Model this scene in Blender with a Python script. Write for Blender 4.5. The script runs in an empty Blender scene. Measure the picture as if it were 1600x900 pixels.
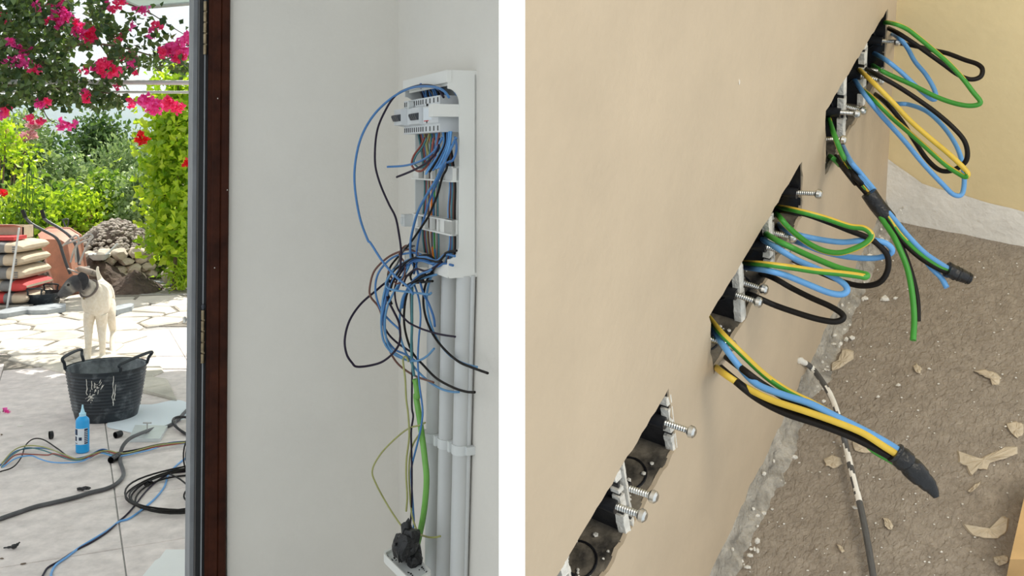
import bpy, bmesh, math, random
import numpy as np
from mathutils import Vector, Matrix, noise, geometry
random.seed(7); RNG = np.random.default_rng(7)
SC = bpy.context.scene; COL = SC.collection
V = Vector; PI = math.pi

# ------------------------------------------------------------------ camera, world, sun, fill lights, exposure
cam = bpy.data.objects.new('camera', bpy.data.cameras.new('camera')); COL.objects.link(cam)
cam.location = (0, 0, 1.5); cam.rotation_euler = (PI/2, 0, 0)
cam.data.sensor_width = 36; cam.data.lens = 33.75; cam.data.shift_y = -0.13
cam.data.clip_start = 0.01; cam.data.clip_end = 2000
SC.camera = cam
SC.view_settings.view_transform = 'Standard'; SC.view_settings.look = 'None'
SC.view_settings.gamma = 1; SC.view_settings.use_curve_mapping = False
SC.view_settings.exposure = 0.0
w = bpy.data.worlds.new('World'); SC.world = w; w.use_nodes = True
wn = w.node_tree.nodes; wl = w.node_tree.links
bg = wn['Background']; bg.inputs['Strength'].default_value = 1.0
tc = wn.new('ShaderNodeTexCoord'); sx = wn.new('ShaderNodeSeparateXYZ'); rp = wn.new('ShaderNodeValToRGB')
wl.new(tc.outputs['Generated'], sx.inputs[0]); wl.new(sx.outputs['Z'], rp.inputs[0]); wl.new(rp.outputs[0], bg.inputs[0])
rp.color_ramp.elements[0].position = 0.0; rp.color_ramp.elements[0].color = (0.86, 0.95, 1.02, 1)
rp.color_ramp.elements[1].position = 0.35; rp.color_ramp.elements[1].color = (1.05, 1.08, 1.1, 1)

def lamp(name, typ, loc, target, energy, color, size=1.0):
    d = bpy.data.lights.new(name, typ); o = bpy.data.objects.new(name, d); COL.objects.link(o)
    o.location = loc; o.rotation_euler = (V(target)-V(loc)).to_track_quat('-Z', 'Y').to_euler()
    d.energy = energy; d.color = color
    if typ == 'AREA': d.shape = 'RECTANGLE'; d.size = size; d.size_y = size
    return o
SUN_AZ, SUN_EL = math.radians(14), math.radians(58)
sdir = V((math.sin(SUN_AZ)*math.cos(SUN_EL), math.cos(SUN_AZ)*math.cos(SUN_EL), math.sin(SUN_EL)))
sun = lamp('sun', 'SUN', sdir*30, (0, 0, 0), 6.5, (1.0, 0.95, 0.86)); sun.data.angle = math.radians(0.6)
lamp('left_room_fill', 'AREA', (-1.6, -1.6, 2.3), (-0.5, 2.4, 1.3), 14, (1.0, 0.99, 0.97), 1.3)  # unseen area light added behind the camera to brighten the left room
lamp('right_room_fill', 'AREA', (1.3, -0.7, 2.3), (1.0, 1.6, 1.4), 19, (1.0, 0.90, 0.72), 0.7)  # warm area light added out of view to brighten the right room

# ------------------------------------------------------------------ materials
def nodes(name):
    m = bpy.data.materials.new(name); m.use_nodes = True
    return m, m.node_tree.nodes, m.node_tree.links, m.node_tree.nodes['Principled BSDF']
def mat(name, c, rough=0.6, var=0.12, scale=8.0, bump=0.0, bscale=None, metal=0.0, c2=None, detail=6, lo=0.35, hi=0.65, spec=0.4, coat=0):
    m, N, L, b = nodes(name)
    b.inputs['Roughness'].default_value = rough; b.inputs['Metallic'].default_value = metal
    b.inputs['Specular IOR Level'].default_value = spec
    t = N.new('ShaderNodeTexCoord'); n = N.new('ShaderNodeTexNoise'); r = N.new('ShaderNodeValToRGB')
    n.inputs['Scale'].default_value = scale; n.inputs['Detail'].default_value = detail; n.inputs['Roughness'].default_value = 0.62
    L.new(t.outputs['Object'], n.inputs['Vector']); L.new(n.outputs['Fac'], r.inputs[0])
    a = c2 if c2 else [x*(1-var) for x in c]; z = c if c2 else [min(1, x*(1+var)) for x in c]
    r.color_ramp.elements[0].position = lo; r.color_ramp.elements[1].position = hi
    r.color_ramp.elements[0].color = (*a, 1); r.color_ramp.elements[1].color = (*z, 1)
    L.new(r.outputs[0], b.inputs['Base Color'])
    if bump:
        n2 = N.new('ShaderNodeTexNoise'); n2.inputs['Scale'].default_value = bscale or scale*6; n2.inputs['Detail'].default_value = 5
        L.new(t.outputs['Object'], n2.inputs['Vector'])
        bp = N.new('ShaderNodeBump'); bp.inputs['Strength'].default_value = bump; bp.inputs['Distance'].default_value = 0.01
        L.new(n2.outputs['Fac'], bp.inputs['Height']); L.new(bp.outputs[0], b.inputs['Normal'])
    return m
def leafmat(name, ca, cb, trans=0.45, tint=(1.1, 1.15, 0.55)):
    m, N, L, b = nodes(name)
    g = N.new('ShaderNodeNewGeometry'); r = N.new('ShaderNodeValToRGB')
    r.color_ramp.elements[0].color = (*ca, 1); r.color_ramp.elements[1].color = (*cb, 1)
    L.new(g.outputs['Random Per Island'], r.inputs[0]); L.new(r.outputs[0], b.inputs['Base Color'])
    b.inputs['Roughness'].default_value = 0.38
    tr = N.new('ShaderNodeBsdfTranslucent'); mx = N.new('ShaderNodeMixShader'); mx.inputs[0].default_value = trans
    mul = N.new('ShaderNodeMix'); mul.data_type = 'RGBA'; mul.blend_type = 'MULTIPLY'; mul.inputs[0].default_value = 1
    L.new(r.outputs[0], mul.inputs[6]); mul.inputs[7].default_value = (*tint, 1); L.new(mul.outputs[2], tr.inputs[0])
    L.new(b.outputs[0], mx.inputs[1]); L.new(tr.outputs[0], mx.inputs[2]); L.new(mx.outputs[0], N['Material Output'].inputs[0])
    return m
M = {}
M['wall'] = mat('painted_wall', (0.735, 0.705, 0.645), 0.8, 0.03, 2.2, 0.12, 120)
M['white_wall'] = mat('white_partition_paint', (0.95, 0.95, 0.95), 0.8, 0.005, 3)
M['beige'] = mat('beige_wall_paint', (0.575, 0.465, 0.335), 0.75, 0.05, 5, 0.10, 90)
M['beige_lit'] = mat('beige_paint_lit', (0.85, 0.695, 0.40), 0.75, 0.05, 4, 0.10, 70)  # same beige lightened and yellowed; light on the far wall put into the colour
M['bare'] = mat('bare_white_plaster', (0.93, 0.90, 0.83), 0.85, 0.06, 12, 0.3, 60)
M['ceil'] = mat('ceiling_paint', (0.8, 0.8, 0.78), 0.9, 0.02, 2)
M['plaster'] = mat('plaster_crumbs', (0.80, 0.77, 0.70), 0.9, 0.12, 60, 0.4, 150)
M['filler'] = mat('dried_filler', (0.60, 0.51, 0.38), 0.85, 0.12, 25, 0.4, 80)
M['mortar'] = mat('grey_mortar', (0.40, 0.37, 0.32), 0.95, 0.35, 30, 0.9, 90)
M['wood'] = mat('dark_brown_wood', (0.040, 0.011, 0.005), 0.45, 0.4, 14, 0.05, 60, spec=.12)
M['pine'] = mat('pale_pine', (0.62, 0.40, 0.18), 0.5, 0.12, 12)
M['blackseal'] = mat('black_seal', (0.006, 0.006, 0.007), 0.5, 0.1, 30)
M['reveal'] = mat('grey_reveal', (0.26, 0.27, 0.28), 0.8, 0.15, 6)
M['brass'] = mat('aged_brass', (0.24, 0.19, 0.12), 0.35, 0.2, 60, metal=1)
M['steel'] = mat('zinc_steel', (0.72, 0.71, 0.67), 0.3, 0.1, 60, metal=1)
M['pvc'] = mat('white_pvc', (0.78, 0.78, 0.74), 0.4, 0.02, 4)
M['pvcgrey'] = mat('light_grey_pvc', (0.62, 0.64, 0.63), 0.5, 0.03, 4)
M['conduit'] = mat('grey_conduit', (0.56, 0.57, 0.56), 0.55, 0.04, 3)
M['breaker'] = mat('breaker_grey', (0.66, 0.68, 0.69), 0.45, 0.03, 30)
M['darkplast'] = mat('dark_plastic', (0.05, 0.055, 0.065), 0.4, 0.1, 30)
M['slot'] = mat('slot_black', (0.015, 0.015, 0.015), 0.7, 0.1, 30)
M['redink'] = mat('red_ink', (0.6, 0.05, 0.05), 0.6, 0.02, 30)
M['blackbox'] = mat('black_box_plastic', (0.030, 0.031, 0.035), 0.32, 0.5, 18, 0.15, 60, c2=(0.008, 0.008, 0.010))
M['dusty'] = mat('dusty_black_plastic', (0.26, 0.225, 0.175), 0.7, 0.3, 22, 0.4, 60, c2=(0.02, 0.018, 0.016), lo=.3, hi=.62)
def wiremat(k, c, r=0.42): M[k] = mat('wire_'+k, c, 0.5 if max(c) < .05 else r, 0.06, 30, spec=0.22 if max(c) < .05 else 0.45)
wiremat('blue', (0.045, 0.15, 0.38)); wiremat('sky', (0.13, 0.36, 0.72)); wiremat('black', (0.010, 0.008, 0.007)); wiremat('purple', (0.022, 0.015, 0.032))
wiremat('brown', (0.15, 0.065, 0.045)); wiremat('red', (0.30, 0.07, 0.05)); wiremat('green', (0.05, 0.30, 0.035)); wiremat('yellow', (0.72, 0.50, 0.06))
wiremat('olive', (0.36, 0.36, 0.13)); wiremat('teal', (0.06, 0.20, 0.22)); wiremat('grass', (0.17, 0.42, 0.08)); wiremat('grey', (0.10, 0.10, 0.10)); wiremat('bluer', (0.065, 0.20, 0.45)); wiremat('skyl', (0.11, 0.28, 0.50)); wiremat('orange', (0.34, 0.12, 0.03))
M['tape'] = mat('black_tape', (0.014, 0.014, 0.015), 0.33, 0.3, 30, 0.5, 60)
M['tile'] = mat('stamped_tile', (0.83, 0.745, 0.71), 0.55, 0.1, 13, 0.25, 30, c2=(0.61, 0.545, 0.52), lo=0.32, hi=0.66, spec=.2)
M['grout'] = mat('grout', (0.36, 0.35, 0.34), 0.9, 0.15, 30)
M['flag'] = mat('flagstone', (0.56, 0.52, 0.45), 0.85, 0.22, 3, 0.4, 20, spec=.1)
M['joint'] = mat('flag_joint', (0.20, 0.18, 0.15), 0.9, 0.2, 20, 0.3, 60)
M['soil'] = mat('dark_soil', (0.085, 0.062, 0.048), 0.95, 0.4, 9, 0.9, 40)
M['gravel'] = mat('gravel_soil', (0.30, 0.27, 0.24), 0.95, 0.35, 25, 0.9, 60)
M['stone'] = mat('field_stone', (0.52, 0.46, 0.38), 0.9, 0.3, 5, 0.5, 30)
M['cobble'] = mat('cobble', (0.33, 0.29, 0.25), 0.9, 0.3, 6, 0.5, 40)
M['slate'] = mat('grey_slate', (0.33, 0.36, 0.38), 0.7, 0.15, 10, 0.4, 30)
M['tub'] = mat('dusty_black_rubber', (0.17, 0.19, 0.20), 0.45, 0.3, 11, 0.1, 60, c2=(0.016, 0.022, 0.028), lo=0.54, hi=0.80)
M['tubin'] = mat('mortar_smeared_rubber', (0.30, 0.33, 0.34), 0.7, 0.3, 12, 0.2, 60, c2=(0.08, 0.09, 0.10), lo=0.35, hi=0.7)
M['cement'] = mat('wet_cement', (0.16, 0.17, 0.17), 0.8, 0.4, 15, 0.8, 40)
M['bluebottle'] = mat('blue_liquid', (0.03, 0.38, 0.80), 0.2, 0.05, 10)
M['cap'] = mat('pale_blue_cap', (0.45, 0.75, 0.90), 0.35, 0.03, 10)
M['label'] = mat('label_white', (0.75, 0.80, 0.84), 0.5, 0.02, 10)
M['ink'] = mat('label_navy', (0.02, 0.035, 0.08), 0.5, 0.1, 30)
M['carton'] = mat('white_carton', (0.80, 0.81, 0.80), 0.7, 0.02, 6)
M['cartonedge'] = mat('carton_edge', (0.12, 0.08, 0.06), 0.8, 0.2, 40)
M['slab'] = mat('pale_tile', (0.62, 0.66, 0.66), 0.35, 0.05, 20)
M['sack'] = mat('paper_sack', (0.56, 0.46, 0.34), 0.8, 0.08, 10, 0.2, 30)
M['sackred'] = mat('red_print', (0.55, 0.06, 0.06), 0.7, 0.08, 20)
M['sackgrey'] = mat('grey_print', (0.20, 0.20, 0.20), 0.7, 0.1, 20)
M['pallet'] = mat('grey_pallet_wood', (0.36, 0.34, 0.30), 0.9, 0.2, 14, 0.3, 50)
M['barrow'] = mat('faded_orange_tub', (0.60, 0.28, 0.19), 0.6, 0.2, 7, 0.1, 30, c2=(0.42, 0.21, 0.15))
M['barrowdark'] = mat('dark_tube', (0.07, 0.075, 0.085), 0.45, 0.2, 20)
M['galv'] = mat('galvanised_tube', (0.45, 0.44, 0.42), 0.5, 0.15, 20, metal=0.3)
M['orange'] = mat('orange_cloth', (0.85, 0.22, 0.03), 0.8, 0.15, 20)
M['post'] = mat('grey_white_metal', (0.62, 0.64, 0.64), 0.5, 0.05, 10)
M['awning'] = leafmat('pale_green_canvas', (0.66, 0.74, 0.72), (0.66, 0.74, 0.72), 0.45, (1, 1, 1))
M['bark'] = mat('grey_brown_bark', (0.16, 0.115, 0.08), 0.9, 0.3, 20, 0.6, 50)
M['hill'] = mat('scrub_hillside', (0.08, 0.13, 0.07), 1.0, 0.5, 0.05, c2=(0.16, 0.17, 0.13))
M['earth'] = mat('garden_earth', (0.17, 0.15, 0.10), 1.0, 0.3, 2, 0.5, 20)
M['eye'] = mat('eye_black', (0.008, 0.006, 0.005), 0.1, 0.1, 30)
M['collar'] = mat('leather_collar', (0.16, 0.13, 0.115), 0.6, 0.2, 30)
M['bougleaf'] = leafmat('bougainvillea_leaf', (0.02, 0.055, 0.018), (0.15, 0.23, 0.075), 0.35)
M['magenta'] = leafmat('magenta_bract', (0.78, 0.04, 0.34), (1.0, 0.20, 0.62), 0.55, (1.1, 0.9, 1.0))
M['rose'] = leafmat('rose_red_bract', (0.85, 0.04, 0.20), (1.0, 0.12, 0.34), 0.55, (1.1, 0.9, 1.0))
M['scarlet'] = leafmat('scarlet_petal', (0.70, 0.012, 0.02), (0.85, 0.03, 0.04), 0.4, (1.1, 0.9, 1.0))
M['pink'] = leafmat('pale_pink_petal', (0.75, 0.40, 0.45), (0.85, 0.55, 0.60), 0.4, (1.1, 1, 1.0))
M['lime'] = leafmat('lime_leaf', (0.20, 0.38, 0.025), (0.66, 0.78, 0.08), 0.55, (1.1, 1.15, 0.5))
M['midgreen'] = leafmat('mid_green_leaf', (0.08, 0.19, 0.03), (0.42, 0.56, 0.12), 0.45)
M['dark'] = leafmat('dark_green_leaf', (0.03, 0.085, 0.025), (0.17, 0.28, 0.09), 0.35)
M['grey_green'] = leafmat('grey_green_leaf', (0.11, 0.20, 0.08), (0.46, 0.58, 0.30), 0.4, (1.05, 1.1, 0.7))
# beige-grey concrete floor with comb marks
m, N, L, b = nodes('combed_concrete'); M['concrete'] = m
t = N.new('ShaderNodeTexCoord'); n1 = N.new('ShaderNodeTexNoise'); n2 = N.new('ShaderNodeTexNoise'); r = N.new('ShaderNodeValToRGB'); mp = N.new('ShaderNodeMapping')
n1.inputs['Scale'].default_value = 38; n1.inputs['Detail'].default_value = 12; n1.inputs['Roughness'].default_value = 0.85
r.color_ramp.elements[0].position = 0.3; r.color_ramp.elements[0].color = (0.215, 0.178, 0.138, 1)
r.color_ramp.elements[1].position = 0.72; r.color_ramp.elements[1].color = (0.46, 0.395, 0.32, 1)
L.new(t.outputs['Object'], n1.inputs['Vector']); L.new(n1.outputs['Fac'], r.inputs[0]); L.new(r.outputs[0], b.inputs['Base Color'])
L.new(t.outputs['UV'], mp.inputs['Vector']); mp.inputs['Scale'].default_value = (46, 64, 1)
L.new(mp.outputs[0], n2.inputs['Vector']); n2.inputs['Scale'].default_value = 1.6; n2.inputs['Detail'].default_value = 6; n2.inputs['Distortion'].default_value = 0.8
bp = N.new('ShaderNodeBump'); bp.inputs['Strength'].default_value = 0.9; bp.inputs['Distance'].default_value = 0.007
L.new(n2.outputs['Fac'], bp.inputs['Height']); L.new(bp.outputs[0], b.inputs['Normal']); b.inputs['Roughness'].default_value = 0.92
# haze
m = bpy.data.materials.new('valley_haze'); m.use_nodes = True; M['haze'] = m
N = m.node_tree.nodes; L = m.node_tree.links; N.remove(N['Principled BSDF'])
vs = N.new('ShaderNodeVolumeScatter'); vs.inputs['Color'].default_value = (0.38, 0.68, 1.0, 1); vs.inputs['Density'].default_value = 0.0036; vs.inputs['Anisotropy'].default_value = 0.45
L.new(vs.outputs[0], N['Material Output'].inputs['Volume'])

# ------------------------------------------------------------------ helpers
ROOT = {}
def tag(o, label=None, cat=None, group=None, kind=None):
    if label: o['label'] = label
    if cat: o['category'] = cat
    if group: o['group'] = group
    if kind: o['kind'] = kind
    return o
def thing(name, label, cat, loc, group=None):
    o = bpy.data.objects.new(name, None); COL.objects.link(o); o.empty_display_size = 0.05
    o.location = loc; ROOT[o.name] = V(loc)
    return tag(o, label, cat, group)
class MB:
    def __init__(s): s.v = []; s.f = []; s.m = []; s.uv = None
    def add(s, vs, fs, mi=0):
        k = len(s.v); s.v += [tuple(p) for p in vs]; s.f += [tuple(i+k for i in f) for f in fs]; s.m += [mi]*len(fs); return s
    def hexa(s, p, mi=0):   # p: 8 corners, bottom loop 0-3, top loop 4-7
        return s.add(p, [(3,2,1,0),(4,5,6,7),(0,1,5,4),(1,2,6,5),(2,3,7,6),(3,0,4,7)], mi)
    def box(s, lo, hi, mi=0):
        a, b, c = lo; d, e, f = hi
        return s.hexa([(a,b,c),(d,b,c),(d,e,c),(a,e,c),(a,b,f),(d,b,f),(d,e,f),(a,e,f)], mi)
    def fbox(s, F, lo, hi, mi=0):   # box in a frame F(x,y,z)->world
        a, b, c = lo; d, e, f = hi
        return s.hexa([F(*q) for q in [(a,b,c),(d,b,c),(d,e,c),(a,e,c),(a,b,f),(d,b,f),(d,e,f),(a,e,f)]], mi)
    def prism(s, bot, top, mi=0):
        n = len(bot)
        return s.add(list(bot)+list(top), [tuple(range(n-1,-1,-1)), tuple(range(n, 2*n))]+[(i,(i+1)%n,(i+1)%n+n,i+n) for i in range(n)], mi)
    def tube(s, pts, r, sides=8, mi=0, caps=True, split=None, twist=0.0):
        pts = [V(p) for p in pts]; n = len(pts)
        rr = r if isinstance(r, (list, tuple)) else [r]*n
        up = None; rings = []
        for i in range(n):
            tt = (pts[min(i+1,n-1)]-pts[max(i-1,0)]); tt = tt.normalized() if tt.length > 1e-9 else V((0,0,1))
            if up is None:
                up = V((0,0,1)) if abs(tt.z) < 0.9 else V((1,0,0))
            up = (up - tt*up.dot(tt)).normalized(); sd = tt.cross(up)
            rings.append([pts[i]+rr[i]*(math.cos(2*PI*k/sides)*up+math.sin(2*PI*k/sides)*sd) for k in range(sides)])
        k0 = len(s.v)
        for R_ in rings: s.v += [tuple(p) for p in R_]
        for i in range(n-1):
            for k in range(sides):
                s.f.append((k0+i*sides+k, k0+i*sides+(k+1)%sides, k0+(i+1)*sides+(k+1)%sides, k0+(i+1)*sides+k))
                mm = mi
                if split is not None:
                    e_ = min(1, max(0, (i/n-.42)/.16)); a = (2*PI*(k+.5)/sides + (twist*e_*e_*(3-2*e_) if abs(twist) == 0.5 else twist*i/n)*2*PI + split) % (2*PI)
                    mm = 1 if a > PI else 0
                s.m.append(mm)
        if caps:
            s.f.append(tuple(k0+k for k in range(sides-1,-1,-1))); s.m.append(mi)
            s.f.append(tuple(k0+(n-1)*sides+k for k in range(sides))); s.m.append(mi)
        return s
    def lathe(s, prof, c, seg=32, mi=0, sx=1, sy=1):
        k0 = len(s.v); c = V(c)
        for r_, z in prof:
            for k in range(seg):
                a = 2*PI*k/seg; s.v.append((c.x+sx*r_*math.cos(a), c.y+sy*r_*math.sin(a), c.z+z))
        for i in range(len(prof)-1):
            for k in range(seg):
                s.f.append((k0+i*seg+k, k0+i*seg+(k+1)%seg, k0+(i+1)*seg+(k+1)%seg, k0+(i+1)*seg+k)); s.m.append(mi)
        return s
    def blob(s, c, rad, sub=2, amp=0.15, freq=2.0, mi=0, seed=0, flat=None):
        bm = bmesh.new(); bmesh.ops.create_icosphere(bm, subdivisions=sub, radius=1)
        c = V(c); vs = []
        for v in bm.verts:
            q = v.co.copy(); d = 1+amp*noise.noise(q*freq+V((seed*3.7, seed*1.3, seed)))
            p = V((q.x*rad[0]*d, q.y*rad[1]*d, q.z*rad[2]*d))
            if flat is not None and p.z < flat: p.z = flat
            vs.append(c+p)
        fs = [tuple(v.index for v in f.verts) for f in bm.faces]; bm.free()
        return s.add(vs, fs, mi)
    def build(s, name, mats, parent=None, smooth=True, loc=None, angle=40):
        root = parent
        while root is not None and root.parent is not None: root = root.parent
        if root is not None: off = ROOT.get(root.name, V((0,0,0)))
        elif loc is not None: off = V(loc)
        else:
            a = np.array(s.v); off = V(((a[:,0].min()+a[:,0].max())/2, (a[:,1].min()+a[:,1].max())/2, a[:,2].min()))
        me = bpy.data.meshes.new(name)
        me.from_pydata([(p[0]-off.x, p[1]-off.y, p[2]-off.z) for p in s.v], [], s.f)
        for mm in (mats if isinstance(mats, (list, tuple)) else [mats]): me.materials.append(mm)
        me.polygons.foreach_set('material_index', s.m)
        if smooth:
            me.polygons.foreach_set('use_smooth', [True]*len(me.polygons))
            try: me.set_sharp_from_angle(angle=math.radians(angle))
            except Exception: pass
        me.update()
        o = bpy.data.objects.new(name, me); COL.objects.link(o)
        if parent is not None: o.parent = parent
        else: o.location = off; ROOT[o.name] = off
        return o
def spline(pts, step=None, n=6):
    P = [V(p) for p in pts]
    if len(P) < 3: return P
    out = []
    Q = [P[0]*2-P[1]]+P+[P[-1]*2-P[-2]]
    for i in range(1, len(Q)-2):
        a, b, c, d = Q[i-1:i+3]
        for k in range(n):
            t = k/n
            out.append(0.5*((2*b)+(c-a)*t+(2*a-5*b+4*c-d)*t*t+(3*b-a-3*c+d)*t**3))
    out.append(P[-1]); return out
O = V((0, 0, 1.5))
def ray(px, py): return V(((px-800)/1500, 1, (242-py)/1500))
def P(px, py, Y): return O+ray(px, py)*Y
def GP(px, py, z=0.0):
    r_ = ray(px, py); return O+r_*((z-1.5)/r_.z)
def struct(o): o['kind'] = 'structure'; return o
def leaves(mb, cen, size, up=0.3, fold=0.25, aspect=0.45, droop=None):
    # cen (n,3), size (n,): pointed folded leaves, six vertices each
    n = len(cen); d = RNG.normal(size=(n,3)); d[:,2] += up
    if droop is not None: d[:,2] -= droop
    d /= np.linalg.norm(d, axis=1)[:,None]
    e = RNG.normal(size=(n,3)); e -= d*(e*d).sum(1)[:,None]; e /= np.linalg.norm(e, axis=1)[:,None]
    g = np.cross(d, e); sz = size[:,None]
    b0 = cen; t0 = cen+d*sz; mid = cen+d*sz*0.45; 
    l = mid+e*sz*aspect+g*sz*fold; r_ = mid-e*sz*aspect+g*sz*fold
    vs = np.stack([b0, l, t0, r_], 1).reshape(-1,3); k0 = len(mb.v)
    mb.v += [tuple(p) for p in vs.tolist()]
    for i in range(n):
        k = k0+4*i; mb.f += [(k,k+1,k+2),(k,k+2,k+3)]; mb.m += [0,0]
    return mb

# ================================================================== LARGE STRUCTURE: left room
dv = V((-.392, .92, 0)).normalized(); nv = V((-dv.y, dv.x, 0))      # along right wall (away), out of the wall
WN = V((-.0852, 2.329, 0)); CORNER = WN+dv*.676
kw = nv.dot(WN); kb = dv.dot(CORNER)
def Yright(px): return kw/(nv.x*(px-800)/1500+nv.y)
def Yback(px): return kb/(dv.x*(px-800)/1500+dv.y)
def LW(px, py, off):
    a = Yright(px); b_ = Yback(px); y = min(v for v in (a, b_) if v > 0)
    return P(px, py, y-off)
mb = MB(); th = dv*0.18; A = CORNER; B_ = CORNER+nv*.507
def wallseg(mb, a, b, t, z0, z1): mb.hexa([V((p.x, p.y, z)) for z in (z0, z1) for p in (a, b, b+t, a+t)])
wallseg(mb, A-nv*0.1, B_, th, 0, 2.7); struct(mb.build('wall_back', M['wall'], smooth=False))
mb = MB(); wallseg(mb, WN-dv*0.192, CORNER, -nv*0.06, 0, 2.7)
# the right wall runs on past the panel towards the camera until it meets the partition
struct(mb.build('wall_right', M['wall'], smooth=False))
mb = MB(); wallseg(mb, B_, CORNER+nv*1.7, th, 2.1, 2.7); struct(mb.build('wall_lintel', M['wall'], smooth=False))
# white partition between the two rooms
PT = 0.70; hw = 20.5/1500*PT
mb = MB(); mb.box((-hw, PT, 0), (hw, 2.2, 2.7)); struct(mb.build('wall_partition', M['white_wall'], smooth=False))
mb = MB(); mb.box((-3.2, -0.3, 2.7), (2.4, 3.1, 2.82)); struct(mb.build('ceiling', M['ceil'], smooth=False))
mb = MB(); mb.hexa([(-2.6,-1,-.1),(0,-1,-.1),(0,2.7,-.1),(-2.6,2.0,-.1),(-2.6,-1,0),(0,-1,0),(0,2.7,0),(-2.6,2.0,0)])
struct(mb.build('floor', M['pvcgrey'], smooth=False))

# ------------------------------------------------------------------ right room: its own tilted frame fitted to the photograph
S = 0.4
U = V((.52759581, .64856615, .54863888)); VV = V((-.17208753, -.55085165, .81666905)); NN = V((.83188253, -.52528507, -.17901688))
FLB = -3.53; FAR = 4.30
def W(a, b, c=-1.0): return O+S*(a*U+b*VV+c*NN)
def RW(px, py, h=0.0):
    r_ = ray(px, py); return O+r_*((-1+h)*S/NN.dot(r_))
def FL(px, py, h=0.0):
    r_ = ray(px, py); return O+r_*((FLB+h)*S/VV.dot(r_))
def FW(px, py, h=0.0):
    r_ = ray(px, py); return O+r_*((FAR-h)*S/U.dot(r_))
def loc(p): q = (V(p)-O)/S; return q.dot(U), q.dot(VV), q.dot(NN)
def tmax(px, py):
    r_ = ray(px, py); c = []
    for k, a in ((FLB*S, VV), (FAR*S, U)):
        d = a.dot(r_)
        if d*k > 0: c.append(k/d)
    return min(c)
# walls of the right room; the left one has the three recessed box rows cut out of it
TOPB = -0.45; HX = hw+0.0006
def aX(b): return (HX/S+NN.x-b*VV.x)/U.x
GR = [  # rows of boxes: (a0,a1) of each box, top b, bottom b
    [[(1.0, 1.098), (1.112, 1.408), (1.438, 1.738)], -2.247, -2.530],
    [[(2.048, 2.322), (2.342, 2.612), (2.640, 2.950)], -2.232, -2.500],
    [[(3.236, 3.500), (3.518, 3.800), (3.822, 4.140)], -2.178, -2.495]]
def jag(p, q, n, amp, rnd):
    out = []
    for i in range(n):
        t = i/n; d = (q[0]-p[0], q[1]-p[1]); l = math.hypot(*d)
        o_ = rnd.uniform(-amp, amp) if i else 0
        out.append((p[0]+d[0]*t-d[1]/l*o_, p[1]+d[1]*t+d[0]/l*o_))
    return out
rnd = random.Random(3)
outer = [(aX(FLB), FLB), (FAR, FLB), (FAR, TOPB), (aX(TOPB), TOPB)]
loops = [outer]
for bs, bt, bb in GR:
    a0, a1 = bs[0][0], bs[-1][1]
    q = [(a0, bb), (a1, bb), (a1, bt), (a0, bt)]
    lp = []
    for i in range(4): lp += jag(q[i], q[(i+1)%4], 24 if i % 2 == 0 else 7, 0.006 if i == 2 else 0.011, rnd)
    loops.append(lp)
tri = geometry.tessellate_polygon([[V((x, y, 0)) for x, y in lp] for lp in loops])
flat = [p for lp in loops for p in lp]
mb = MB(); mb.add([W(x, y, -1) for x, y in flat], [tuple(t_) for t_ in tri])
k0 = len(outer)
for lp in loops[1:]:
    n = len(lp); vs = [W(x, y, -1) for x, y in lp]+[W(x, y, -1.014) for x, y in lp]
    mb.add(vs, [(i, (i+1)%n, (i+1)%n+n, i+n) for i in range(n)])
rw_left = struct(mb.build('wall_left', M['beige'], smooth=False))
mb = MB(); mb.fbox(W, (FAR, FLB-.1, -1.05), (FAR+.1, -0.9, 0.9)); rw_far = struct(mb.build('wall_far', M['beige_lit'], smooth=False))
# floor: a gently uneven grid with UVs for the comb marks
mb = MB(); na, nc = 60, 40
for i in range(na+1):
    for j in range(nc+1):
        a = 0.9+(FAR-0.9)*i/na; c = -1+1.9*j/nc
        mb.v.append(tuple(W(a, FLB+0.012*noise.noise(V((a*3, c*3, 1)))+0.006*noise.noise(V((a*11, c*11, 5))), c)))
for i in range(na):
    for j in range(nc):
        k = i*(nc+1)+j; mb.f.append((k, k+1, k+nc+2, k+nc+1)); mb.m.append(0)
rw_floor = struct(mb.build('floor_concrete', M['concrete']))
uv = rw_floor.data.uv_layers.new(name='UVMap')
for l in rw_floor.data.loops:
    i, j = divmod(l.vertex_index, nc+1); uv.data[l.index].uv = (i/na*1.8, j/nc)
# bare white plaster band at the foot of the far wall, uneven top edge
mb = MB(); pts = []
for i in range(41):
    c = -1+1.4*i/40; pts.append((FLB+0.30-0.16*i/40+0.02*noise.noise(V((c*5, 0, 3)))+0.10*max(0, 1-(i/5.0)), c))
vs = [W(FAR-0.004, FLB-.02, c) for b_, c in pts]+[W(FAR-0.006, b_, c) for b_, c in pts]
mb.add(vs, [(i, i+1, i+42, i+41) for i in range(40)])
mb.build('bare_plaster_band', M['bare'], rw_far, smooth=False)
# rough grey mortar strip where wall and floor meet
mb = MB(); nn_ = 170
for i in range(nn_+1):
    a = 0.9+(FAR-0.9)*i/nn_
    h1 = 0.11+0.035*noise.noise(V((a*5, 0, 0)))+0.03*noise.noise(V((a*19, 0, 2))); w1 = 0.075+0.03*noise.noise(V((a*6, 4, 0)))+0.03*noise.noise(V((a*21, 4, 0)))
    for q in ((h1, 0.0), (h1*0.75, 0.012+0.012*noise.noise(V((a*25, 1, 7)))), (h1*0.35, 0.022+.015*noise.noise(V((a*23, 2, 2)))), (0.02, w1*0.6), (-0.01, w1)):
        mb.v.append(tuple(W(a, FLB+q[0], -1+q[1])))
for i in range(nn_):
    for j in range(4):
        k = i*5+j; mb.f.append((k, k+5, k+6, k+1)); mb.m.append(0)
mb.build('mortar_strip', M['mortar'], rw_left, smooth=False)
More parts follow.
